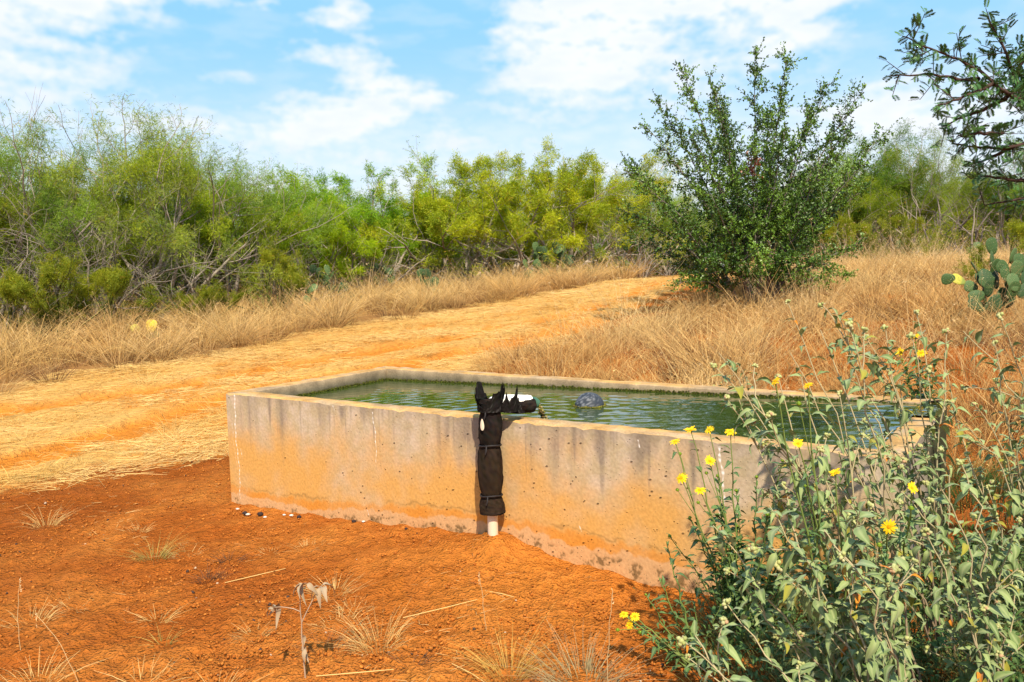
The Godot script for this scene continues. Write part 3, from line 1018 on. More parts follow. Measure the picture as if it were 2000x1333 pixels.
		copies(far, "brush_stems", P[kd[0]][kd[1]][0], where)

# ------------------------------------------------------------------ the big dark shrub
func make_big_shrub() -> void:
	rng.seed = 909
	var at := spot(0.291, 12.6)
	var t := thing("ebony_shrub", "big dark green many-stemmed shrub standing beside the road beyond the tank", "shrub", at)
	var wood := MB.new()
	var lf := MB.new()
	var bark := lin(0.19, 0.165, 0.14)
	var g1 := lin(0.045, 0.10, 0.012)
	var g2 := lin(0.145, 0.265, 0.025)
	# tips of the main shoots: x, height, depth towards the viewer
	var tips := [[-1.08, 3.5, 0.2], [-1.35, 3.15, -0.4], [-1.62, 2.65, 0.3], [-1.85, 2.2, -0.2], [-2.0, 2.05, 0.5], [-0.5, 3.42, -0.5], [0.0, 3.68, 0.1], [0.33, 3.5, 0.5], [0.42, 3.0, -0.6], [0.75, 2.85, 0.3], [1.2, 3.3, -0.2], [1.42, 3.02, 0.4], [1.62, 2.55, -0.5], [1.82, 2.45, 0.2], [1.35, 2.0, 0.7], [-1.15, 2.5, 0.9], [-0.75, 3.0, 0.8], [-0.2, 3.15, -1.0], [0.9, 2.3, 0.9], [0.55, 2.2, -1.2], [-1.95, 1.5, 0.1], [-1.5, 1.4, 0.9], [-1.3, 0.42, 0.6], [-1.0, 0.75, 1.0], [1.25, 0.42, 0.5], [1.45, 0.9, 0.2], [1.3, 1.45, -0.6], [-0.6, 1.9, -1.2], [0.1, 2.4, 1.1], [-0.4, 2.2, 1.2], [0.6, 1.5, 1.1], [-0.9, 1.5, 1.2], [-1.75, 1.1, -0.5], [1.6, 1.7, 0.1], [0.2, 0.7, 1.1], [-0.35, 0.9, 1.25], [0.8, 0.6, 0.9]]
	for tp in tips:
		var tip := Vector3(tp[0], tp[1], tp[2])
		var flat := Vector3(tip.x, 0, tip.z)
		var p0 := flat * 0.07 + Vector3(rng.randf_range(-0.1, 0.1), -0.1, rng.randf_range(-0.1, 0.1))
		var c := flat * rng.randf_range(0.3, 0.45) + Vector3(0, tip.y * 0.55, 0)
		if tip.y < 0.8: c = flat * 0.4 + Vector3(0, tip.y * 0.9 + 0.15, 0)
		var pts := PackedVector3Array()
		var rad := PackedFloat32Array()
		var cnt := 14
		for i in cnt + 1:
			var f := float(i) / cnt
			pts.append(p0.lerp(c, f).lerp(c.lerp(tip, f), f) + rand_dir() * 0.022 * sin(f * PI))
			rad.append(lerpf(0.026, 0.003, pow(f, 0.7)))
		wood.tube(pts, rad, 6, bark * rng.randf_range(0.7, 1.35))
		var ln := p0.distance_to(tip)
		var laterals := int(10 + ln * 7.0)
		for b in laterals:
			var f := 0.3 + 0.7 * (b + rng.randf()) / laterals
			var fi := f * cnt
			var k := mini(int(fi), cnt - 1)
			var o := pts[k].lerp(pts[k + 1], fi - k)
			var d := (pts[k + 1] - pts[k]).normalized()
			var ld := (d * 0.75 + rand_dir() * 0.8 + Vector3(0, 0.12, 0)).normalized()
			var ll := lerpf(0.62, 0.13, f) * rng.randf_range(0.6, 1.2) * clampf(ln / 2.5, 0.5, 1.0)
			var e1 := o + ld * ll * 0.5 + rand_dir() * 0.03
			var e2 := e1 + (ld + Vector3(0, 0.25, 0) + rand_dir() * 0.35).normalized() * ll * 0.5
			wood.tube(PackedVector3Array([o, e1, e2]), PackedFloat32Array([0.006, 0.0045, 0.002]), 3, bark * rng.randf_range(0.6, 1.2))
			var subs := int(4 + ll * 15.0)
			for s in subs:
				var g := (s + rng.randf()) / subs
				var so := o.lerp(e1, g * 2.0) if g < 0.5 else e1.lerp(e2, g * 2.0 - 1.0)
				var sd := (ld * 0.5 + rand_dir()).normalized()
				var sl := rng.randf_range(0.03, 0.11)
				if g > 0.85: sd = (e2 - e1).normalized()
				var m := g1.lerp(g2, clampf(0.45 + nz.get_noise_3d(so.x * 2.0, so.y * 2.0, so.z * 2.0) * 1.2 + rng.randf_range(-0.2, 0.3), 0.0, 1.0))
				var dead := so.distance_to(Vector3(-0.35, 1.98, 0.9)) < 0.17
				for q in 15:
					var lo := so + sd * sl * (q + rng.randf()) / 8.0
					var dd := (sd * 0.5 + rand_dir()).normalized()
					var len_ := rng.randf_range(0.022, 0.045)
					var wd := dd.cross(rand_dir()).normalized() * len_ * 0.3
					var kk := m * rng.randf_range(0.75, 1.3)
					if dead: kk = lin(0.19, 0.05, 0.025) * rng.randf_range(0.6, 1.3)
					lf.quad(lo, lo + dd * len_ * 0.5 + wd, lo + dd * len_, lo + dd * len_ * 0.5 - wd, kk)
	part(t, "trunk", wood.mesh(m_bark))
	part(t, "crown", lf.mesh(mat(0.45, 0.5, 0.5)))

# ------------------------------------------------------------------ overhanging branch of the near tree
func pinnate(seed_: int) -> MB:
	rng.seed = seed_
	var b := MB.new()
	b.tube(PackedVector3Array([Vector3.ZERO, Vector3(0, 0.05, 0.5), Vector3(0, -0.02, 1.0)]), PackedFloat32Array([0.016, 0.013, 0.008]), 3, lin(0.06, 0.05, 0.02))
	for i in 8:
		var f := 0.12 + 0.88 * i / 7.0
		for s in [-1, 1]:
			var o := Vector3(0, 0.05 * sin(f * PI), f)
			var d := Vector3(s * 0.85, rng.randf_range(0.1, 0.4), 0.55).normalized()
			var ln := 0.42 * (0.65 + 0.5 * sin(f * 2.6)) * rng.randf_range(0.9, 1.1)
			var w := Vector3(0, 0.15 * s, 1).cross(d).cross(d).normalized() * ln * 0.17
			var k := lin(0.06, 0.15, 0.035) * rng.randf_range(0.8, 1.35)
			b.quad(o, o + d * ln * 0.6 - w, o + d * ln, o + d * ln * 0.55 + w, k)
	return b

func facing(dir: Vector3, up := Vector3.UP) -> Basis:
	var z := dir.normalized()
	var x := up.cross(z)
	if x.length() < 0.05: x = Vector3.RIGHT.cross(z)
	x = x.normalized()
	return Basis(x, z.cross(x), z)

func make_overhang() -> void:
	var t := thing("overhanging_tree", "near tree reaching dark green feathery branches across the sky from beyond the picture's edge", "tree", on(3.75, -3.5))
	var o := t.position
	var wood := MB.new()
	var bark := lin(0.075, 0.05, 0.04)
	var kinds: Array[ArrayMesh] = []
	var raw: Array[MB] = []
	var lm := mat(0.5, 0.45, 0.4)
	for s in 4:
		raw.append(pinnate(50 + s))
		kinds.append(raw[s].mesh(lm))
	rng.seed = 4242
	wood.tube(PackedVector3Array([Vector3(0, -0.2, 0), Vector3(-0.1, 0.6, 0.05), Vector3(-0.35, 1.15, 0.2), Vector3(-0.8, 1.6, 0.3)]), PackedFloat32Array([0.11, 0.09, 0.07, 0.04]), 10, bark)
	wood.tube(PackedVector3Array([Vector3(-0.1, 0.6, 0.05), Vector3(0.3, 1.4, -0.2), Vector3(0.5, 2.3, -0.3), Vector3(0.4, 3.0, -0.2)]), PackedFloat32Array([0.08, 0.07, 0.05, 0.02]), 8, bark)
	wood.tube(PackedVector3Array([Vector3(-0.8, 1.6, 0.3), Vector3(-1.4, 1.86, 0.4), Vector3(-1.92, 2.0, 0.5)]), PackedFloat32Array([0.03, 0.02, 0.012]), 7, bark)
	wood.tube(PackedVector3Array([Vector3(-0.35, 1.15, 0.2), Vector3(-1.1, 1.58, 0.3), Vector3(-1.9, 1.76, 0.5)]), PackedFloat32Array([0.03, 0.018, 0.01]), 7, bark)
	var limbs := LIMBS()
	var spots := []
	for l in limbs:
		var pts := PackedVector3Array()
		for q in l:
			pts.append(Vector3(q[0], q[1], q[2]) - o)
		# soften the line
		var fine := PackedVector3Array()
		for i in pts.size() - 1:
			for e in 5:
				var f := e / 5.0
				var a := pts[maxi(i - 1, 0)]
				var d := pts[mini(i + 2, pts.size() - 1)]
				fine.append(pts[i].cubic_interpolate(pts[i + 1], a, d, f) + rand_dir() * 0.004)
		fine.append(pts[pts.size() - 1])
		var rad := PackedFloat32Array()
		for i in fine.size():
			rad.append(lerpf(0.0085, 0.0018, float(i) / (fine.size() - 1)))
		wood.tube(fine, rad, 5, bark)
		for i in fine.size() - 1:
			var seg := fine[i + 1] - fine[i]
			var dense := 1.0 - 0.3 * float(i) / fine.size()
			for e in int(2 + seg.length() / 0.015 * dense):
				var at := fine[i] + seg * rng.randf()
				var d := (seg.normalized() * 0.45 + rand_dir()).normalized()
				if rng.randf() < 0.3 * dense:
					var tw := at + d * rng.randf_range(0.04, 0.11)
					wood.tube(PackedVector3Array([at, tw]), PackedFloat32Array([0.0022, 0.0012]), 3, bark)
					for g in 5:
						spots.append([at.lerp(tw, 0.3 + 0.17 * g), (d * 0.6 + rand_dir()).normalized()])
				else:
					spots.append([at, d])
	part(t, "trunk", wood.mesh(m_bark))
	var rest := MB.new()
	for i in spots.size():
		var s: Array = spots[i]
		var b := facing(s[1]).rotated(s[1], rng.randf_range(-0.8, 0.8)).scaled_local(Vector3.ONE * rng.randf_range(0.025, 0.038))
		var x := Transform3D(b, s[0])
		if i * 300 / spots.size() != (i + 1) * 300 / spots.size():
			part(t, "leaf", kinds[i % 4], null, x)
		else:
			rest.add(raw[i % 4], x)
	tag(part(t, "leaves", rest.mesh(lm)), "", "", "", "stuff")
func LIMBS() -> Array:
	return [
		[[1.99, 1.99, -3.2], [1.75, 2.01, -3], [1.64, 2.1, -3], [1.46, 2.13, -2.9], [1.3, 2.16, -2.8]],
		[[1.66, 2.06, -3], [1.64, 2.08, -3.1], [1.52, 2.1, -3.1], [1.39, 2.1, -3.1]],
		[[2.08, 1.99, -3.3], [1.91, 2.09, -3.2], [1.82, 2.14, -3.1], [1.78, 2.23, -3.1], [1.75, 2.28, -3.1]],
		[[1.91, 2.1, -3.2], [1.93, 2.16, -3.2], [2.05, 2.22, -3.3]],
		[[1.76, 1.99, -3], [1.73, 1.97, -3.1], [1.71, 1.96, -3.2], [1.63, 1.93, -3.2]],
		[[1.72, 2.04, -3], [1.56, 1.98, -2.9], [1.46, 1.95, -2.9]],
		[[1.93, 1.85, -3.1], [1.8, 1.83, -3.1], [1.76, 1.85, -3.2], [1.67, 1.87, -3.2]],
		[[1.85, 1.84, -3.1], [1.8, 1.8, -3.2], [1.77, 1.79, -3.3]],
		[[1.8, 1.88, -3.1], [1.66, 1.87, -3], [1.58, 1.86, -3]],
		[[1.87, 1.99, -3.1], [1.94, 2.08, -3.2], [2.01, 2.13, -3.2]],
		[[2.14, 1.72, -3.4], [2.02, 1.74, -3.4], [1.91, 1.76, -3.4], [1.85, 1.75, -3.4]],
		[[2.23, 1.67, -3.5], [2.1, 1.67, -3.5], [1.96, 1.65, -3.5]],
	]

# ------------------------------------------------------------------ leaves and flowers of the near plants
func blade_leaf(wide: float, curl: float, fold: float, teeth: float, top: Color, rib: Color, seed_: int, twist := 0.0) -> MB:
	rng.seed = seed_
	var b := MB.new()
	var st := 9
	var p := PackedVector3Array()
	var k := PackedColorArray()
	for i in st:
		var f := float(i) / (st - 1)
		var w := wide * 0.5 * pow(sin(PI * pow(clampf(f, 0.012, 0.988), 0.72)), 0.85)
		if i % 2 == 1: w *= 1.0 + teeth
		var a := twist * f
		var o := Vector3(0.05 * sin(f * 4.0 + seed_), -curl * f * f + 0.04 * sin(f * PI), 0.14 + 0.86 * f * (1.0 - 0.3 * curl * f))
		for s in [-1.0, -0.5, 0.0, 0.5, 1.0]:
			var sx: float = s * w
			var q := Vector3(sx, absf(s) * w * fold + 0.02 * sin(f * 14.0 + s * 2.0 + seed_) * absf(s), 0)
			p.append(o + q.rotated(Vector3.BACK, a))
			k.append(top.lerp(rib, 0.75 if s == 0.0 else 0.08 + 0.2 * rng.randf()))
	b.grid(p, st, 5, k, PackedVector2Array(), true)
	b.tube(PackedVector3Array([Vector3.ZERO, Vector3(0, 0.015, 0.08), Vector3(0, 0, 0.16)]), PackedFloat32Array([0.014, 0.012, 0.01]), 3, rib)
	return b

func flower_cluster(seed_: int) -> MB:   # woolly bud cluster of the croton
	rng.seed = seed_
	var b := MB.new()
	for i in 15:
		var d := (rand_dir() + Vector3(0, 0, 0.7)).normalized()
		var r := rng.randf_range(0.0032, 0.0062)
		var o := d * rng.randf_range(0.004, 0.013)
		var k := lin(0.36, 0.40, 0.13).lerp(lin(0.50, 0.47, 0.25), rng.randf()) * rng.randf_range(0.8, 1.1)
		if rng.randf() < 0.12: k = lin(0.48, 0.30, 0.17)
		b.blob(Transform3D(facing(d).scaled_local(Vector3(r, r, r * 1.25)), o), 4, 6, k, 0.16, rng)
		for e in 3:   # wool
			var w := (d + rand_dir() * 0.9).normalized()
			var q := o + d * r * 0.8
			b.tri(q, q + w.cross(d) * 0.0012, q + w * r * 0.9, k * 1.15)
	return b

func daisy(seed_: int, open: float) -> Array:
	rng.seed = seed_
	var pet := MB.new()
	var cnt := 13
	for i in cnt:
		var a := TAU * (i + rng.randf_range(-0.2, 0.2)) / cnt
		var d := Vector3(cos(a), sin(a), 0)
		var s := Vector3(-sin(a), cos(a), 0)
		var ln := 0.0195 * rng.randf_range(0.8, 1.1)
		var rise := rng.randf_range(-0.1, 0.35) + open
		var w := 0.0034 * rng.randf_range(0.85, 1.15)
		var p := PackedVector3Array()
		for e in 5:
			var f := e / 4.0
			var o := d * (0.005 + ln * f) + Vector3(0, 0, ln * rise * f - 0.006 * f * f)
			var ww: float = w * [0.45, 0.95, 1.1, 0.95, 0.3][e]
			p.append(o - s * ww + Vector3(0, 0, 0.0008)); p.append(o); p.append(o + s * ww + Vector3(0, 0, 0.0008))
		pet.col = lin(0.80, 0.50, 0.008).lerp(lin(0.86, 0.58, 0.015), rng.randf())
		pet.grid(p, 5, 3, PackedColorArray(), PackedVector2Array())
	var disc := MB.new()
	for i in 46:
		var r := 0.0062 * sqrt(i / 46.0)
		var a := i * 2.39996
		disc.blob(Transform3D(Basis.from_scale(Vector3(0.0011, 0.0011, 0.0018)), Vector3(cos(a) * r, sin(a) * r, 0.0028 * (1.0 - pow(r / 0.0075, 2.0)))), 3, 5, lin(0.66, 0.29, 0.01).lerp(lin(0.78, 0.42, 0.01), rng.randf()))
	var cup := MB.new()
	for i in 14:
		var a := TAU * i / 14.0
		var d := Vector3(cos(a), sin(a), 0)
		var s := Vector3(-sin(a), cos(a), 0) * 0.002
		cup.tri(d * 0.002 + Vector3(0, 0, -0.006) - s, d * 0.002 + Vector3(0, 0, -0.006) + s, d * 0.0105 + Vector3(0, 0, -0.001), lin(0.10, 0.19, 0.03))
	cup.blob(Transform3D(Basis.from_scale(Vector3(0.0055, 0.0055, 0.004)), Vector3(0, 0, -0.003)), 4, 8, lin(0.10, 0.18, 0.03))
	return [pet, disc, cup]

func bud(seed_: int) -> MB:
	rng.seed = seed_
	var b := MB.new()
	b.blob(Transform3D(Basis.from_scale(Vector3(0.006, 0.006, 0.0065)), Vector3.ZERO), 5, 8, lin(0.26, 0.36, 0.02))
	for i in 18:
		var a := TAU * i / 9.0
		var z := -0.003 if i < 9 else 0.002
		var d := Vector3(cos(a), sin(a), 0)
		var s := Vector3(-sin(a), cos(a), 0) * 0.0024
		b.tri(d * 0.0055 + Vector3(0, 0, z) - s, d * 0.0055 + Vector3(0, 0, z) + s, d * (0.011 if i < 9 else 0.004) + Vector3(0, 0, z + 0.005), lin(0.15, 0.27, 0.02))
	return b

var croton_leaf: Array[ArrayMesh] = []
var croton_raw: Array[MB] = []
var clusters: Array[ArrayMesh] = []
var green_leaf: Array[ArrayMesh] = []
var green_raw: Array[MB] = []
var heads := []
var buds: Array[ArrayMesh] = []
var m_stem: StandardMaterial3D

func make_leaf_kinds() -> void:
	var wool := mat(0.85, 0.2, 0.42, Color(0.95, 1.0, 0.6))
	wool.rim_enabled = true
	wool.rim = 0.5
	wool.rim_tint = 0.5
	var s1 := lin(0.24, 0.315, 0.11)
	var s2 := lin(0.115, 0.18, 0.052)
	var rib := lin(0.34, 0.39, 0.18)
	var spec := [[0.31, 0.28, 0.35, s1], [0.38, 0.5, 0.25, s2], [0.30, 0.75, 0.5, s1], [0.36, 0.15, 0.55, s2], [0.42, 0.42, 0.15, lin(0.15, 0.22, 0.08)], [0.33, 0.65, 0.4, lin(0.085, 0.145, 0.04)], [0.36, 0.5, 0.4, lin(0.27, 0.25, 0.035)], [0.3, 0.7, 0.7, lin(0.55, 0.20, 0.02)]]
	for i in spec.size():
		var q: Array = spec[i]
		croton_raw.append(blade_leaf(q[0], q[1], q[2], 0.0, q[3], rib if i < 6 else q[3] * 1.2, 300 + i, 0.3 * (i % 3 - 1)))
		croton_leaf.append(croton_raw[i].mesh(wool))
	for i in 4:
		clusters.append(flower_cluster(330 + i).mesh(mat(0.95, 0.15, 0.3)))
	var gl := mat(0.5, 0.45, 0.5, Color(0.8, 1.0, 0.3))
	var g1 := lin(0.055, 0.125, 0.035)
	var g2 := lin(0.085, 0.165, 0.04)
	var gs := [[0.27, 0.25, 0.3, 0.30, g1], [0.31, 0.5, 0.2, 0.25, g2], [0.25, 0.1, 0.45, 0.35, g2], [0.33, 0.7, 0.3, 0.3, lin(0.045, 0.10, 0.03)], [0.22, 0.35, 0.5, 0.2, lin(0.12, 0.20, 0.04)]]
	for i in gs.size():
		var q: Array = gs[i]
		green_raw.append(blade_leaf(q[0], q[1], q[2], q[3], q[4], lin(0.16, 0.24, 0.08), 360 + i, 0.4 * (i % 3 - 1)))
		green_leaf.append(green_raw[i].mesh(gl))
	var pm := mat(0.6, 0.3, 0.6, Color(1, 0.85, 0.2))
	for i in 4:
		var d: Array = daisy(380 + i, [0.0, 0.15, 0.45, -0.1][i])
		heads.append([d[0].mesh(pm), d[1].mesh(mat(0.8, 0.2)), d[2].mesh(gl)])
	for i in 2:
		buds.append(bud(390 + i).mesh(gl))

func leaf_frame(at: Vector3, dir: Vector3, size: float) -> Transform3D:
	var b := facing(dir).rotated(dir.normalized(), rng.randf_range(-0.5, 0.5))
	return Transform3D(b.scaled_local(Vector3.ONE * size), at)

func curve3(a: Vector3, c: Vector3, e: Vector3, cnt: int, jit: float) -> PackedVector3Array:
	var p := PackedVector3Array()
	for i in cnt + 1:
		var f := float(i) / cnt
		p.append(a.lerp(c, f).lerp(c.lerp(e, f), f) + rand_dir() * jit * sin(f * PI))
	return p

func croton(label: String, base: Vector2, tips: Array, seed_: int, lush := 1.0) -> void:
	rng.seed = seed_
	var o := on(base.x, base.y)
	var t := thing("woolly_croton", label, "plant", o, 0.0, "woolly crotons in front of the tank")
	var stem := MB.new()
	var rest := MB.new()
	var leaves := 0
	var col_low := lin(0.20, 0.135, 0.095)
	var col_top := lin(0.46, 0.39, 0.22)
	for q in tips:
		var tip := Vector3(q[0], q[1], q[2]) - o
		var c := Vector3(tip.x * rng.randf_range(0.0, 0.7), tip.y * rng.randf_range(0.4, 0.75), tip.z * 0.4) + rand_dir() * 0.07
		if tip.y < 0.55: c = Vector3(tip.x * 0.5, tip.y * 0.45, tip.z * 0.5)
		var pts := curve3(Vector3(rng.randf_range(-0.05, 0.05), -0.03, rng.randf_range(-0.05, 0.05)), c, tip, 12, 0.022)
		var rad := PackedFloat32Array()
		for i in 13:
			rad.append(lerpf(0.0044, 0.0014, i / 12.0))
		var o0 := stem.v.size()
		stem.tube(pts, rad, 6, Color.WHITE)
		for i in range(o0, stem.v.size()):
			stem.c[i] = col_low.lerp(col_top, clampf(float(i - o0) / (stem.v.size() - o0) * 1.4 - 0.1, 0.0, 1.0))
		var shoots := [[pts, 0.14]]
		for e in 2 + rng.randi() % 3:
			var f := rng.randf_range(0.3, 0.93)
			var k := int(f * 12.0)
			var d := (pts[mini(k + 1, 12)] - pts[k]).normalized()
			var sd := (d + rand_dir() * 0.9 + Vector3(0, 0.25, 0)).normalized()
			var ln := rng.randf_range(0.07, 0.2)
			var sp := curve3(pts[k], pts[k] + (d + sd).normalized() * ln * 0.5, pts[k] + sd * ln, 5, 0.004)
			stem.tube(sp, PackedFloat32Array([0.0026, 0.0024, 0.0022, 0.002, 0.0017, 0.0014]), 5, col_low.lerp(col_top, 0.8))
			shoots.append([sp, 0.15])
		for sh in shoots:
			var sp: PackedVector3Array = sh[0]
			var total := 0.0
			for i in sp.size() - 1: total += sp[i].distance_to(sp[i + 1])
			var nodes := int(total * (1.0 - sh[1]) / 0.043 * lush) + 2
			for i in nodes:
				var f: float = lerpf(sh[1], 0.99, (i + 0.5 * rng.randf()) / nodes)
				var e := f * (sp.size() - 1)
				var k := mini(int(e), sp.size() - 2)
				var at := sp[k].lerp(sp[k + 1], e - k)
				var d := (sp[k + 1] - sp[k]).normalized()
				for two in (3 if i == nodes - 1 else (2 if rng.randf() < 0.3 else 1)):
					var ld := (d * 0.35 + rand_dir() * Vector3(1, 0.55, 1) + Vector3(0, 0.05, 0)).normalized()
					var sz := rng.randf_range(0.038, 0.08) * (0.6 if i == nodes - 1 else 1.0)
					var kd := rng.randi() % 6
					if rng.randf() < 0.07: kd = 6
					if rng.randf() < 0.012: kd = 7
					if f < 0.6 and rng.randf() < 0.45: ld = (ld + Vector3(0, -1.1, 0)).normalized()
					var x := leaf_frame(at, ld, sz)
					if leaves < 290:
						var lf := part(t, "leaf", croton_leaf[kd], null, x)
						if kd == 7: lf.set_meta("label", "dead orange leaf")
					else:
						rest.add(croton_raw[kd], x)
					leaves += 1
			# woolly heads at the end and just below it
			var n := 2 if sh[1] > 0.3 else (1 if rng.randf() < 0.6 else 0)
			for e in n:
				var k := sp.size() - 1
				var at := sp[k] - (sp[k] - sp[k - 1]).normalized() * e * rng.randf_range(0.012, 0.03) + rand_dir() * 0.007 * minf(e, 1)
				part(t, "flower_cluster", clusters[rng.randi() % 4], null, Transform3D(facing((sp[k] - sp[k - 1]).normalized() + rand_dir() * 0.3).scaled_local(Vector3.ONE * rng.randf_range(0.65, 1.1)), at))
	part(t, "stem", stem.mesh(m_stem))
	if rest.v.size(): tag(part(t, "leaves", rest.mesh(croton_leaf[0].surface_get_material(0))), "", "", "", "stuff")

func daisy_plant(label: String, base: Vector2, flowers: Array, shoots: Array, seed_: int, tall_bare := 0.25, size := 1.0) -> void:
	rng.seed = seed_
	var o := on(base.x, base.y)
	var t := thing("yellow_daisy_plant", label, "plant", o, 0.0, "yellow daisy plants by the tank")
	var stem := MB.new()
	var rest := MB.new()
	var leaves := 0
	for j in flowers.size() + shoots.size():
		var blooms := j < flowers.size()
		var q: Array = flowers[j] if blooms else shoots[j - flowers.size()]
		var tip := Vector3(q[0], q[1], q[2]) - o
		var c := Vector3(tip.x * rng.randf_range(0.35, 0.7), tip.y * rng.randf_range(0.4, 0.6), tip.z * 0.5)
		var pts := curve3(Vector3(rng.randf_range(-0.07, 0.07), -0.03, rng.randf_range(-0.05, 0.05)), c, tip, 12, 0.01)
		var rad := PackedFloat32Array()
		for i in 13:
			rad.append(lerpf(0.0048, 0.0016, i / 12.0))
		stem.tube(pts, rad, 6, lin(0.11, 0.17, 0.045).lerp(lin(0.22, 0.28, 0.07), 0.6 if blooms else 0.2))
		var nodes := int(pts[0].distance_to(tip) / 0.019)
		for i in nodes:
			var f := lerpf(0.2, 0.99, float(i) / nodes)
			if blooms and f > 1.0 - tall_bare and rng.randf() < 0.75: continue
			var e := f * 12.0
			var k := mini(int(e), 11)
			var at := pts[k].lerp(pts[k + 1], e - k)
			var d := (pts[k + 1] - pts[k]).normalized()
			var ld := (d * 0.55 + rand_dir() * Vector3(1, 0.5, 1)).normalized()
			var sz := rng.randf_range(0.05, 0.1) * (1.0 - 0.5 * f) * size
			if not blooms and f > 0.9: ld = (d + rand_dir() * 0.6).normalized()
			var kd := rng.randi() % 4
			if f > 0.85: kd = 4 if rng.randf() < 0.5 else kd
			var x := leaf_frame(at, ld, sz)
			if leaves < 290:
				part(t, "leaf", green_leaf[kd], null, x)
			else:
				rest.add(green_raw[kd], x)
			leaves += 1
		if blooms:
			var dirn := ((pts[12] - pts[10]).normalized() * 0.9 + Vector3(rng.randf_range(-1.1, 0.7), rng.randf_range(0.0, 0.7), rng.randf_range(-0.1, 1.0))).normalized()
			var hd: Array = heads[rng.randi() % 4]
			var x := Transform3D(facing(dirn).rotated(dirn, rng.randf() * TAU).scaled_local(Vector3.ONE * rng.randf_range(0.85, 1.1) * size), tip)
			var fl := part(t, "flower", hd[0], null, x)
			part(fl, "disc", hd[1])
			part(fl, "bract", hd[2])
			if rng.randf() < 0.5:
				var bt := tip + Vector3(rng.randf_range(-0.03, 0.03), -0.05, rng.randf_range(-0.03, 0.03))
				stem.tube(PackedVector3Array([pts[9], bt]), PackedFloat32Array([0.0015, 0.001]), 4, lin(0.2, 0.27, 0.06))
				part(t, "bud", buds[rng.randi() % 2], null, Transform3D(facing(Vector3(0, 1, 0.2)), bt))
		elif rng.randf() < 0.6:
			part(t, "bud", buds[rng.randi() % 2], null, Transform3D(facing((pts[12] - pts[11]).normalized()).scaled_local(Vector3.ONE * size), tip))
	part(t, "stem", stem.mesh(m_stem))
	if rest.v.size(): tag(part(t, "leaves", rest.mesh(green_leaf[0].surface_get_material(0))), "", "", "", "stuff")

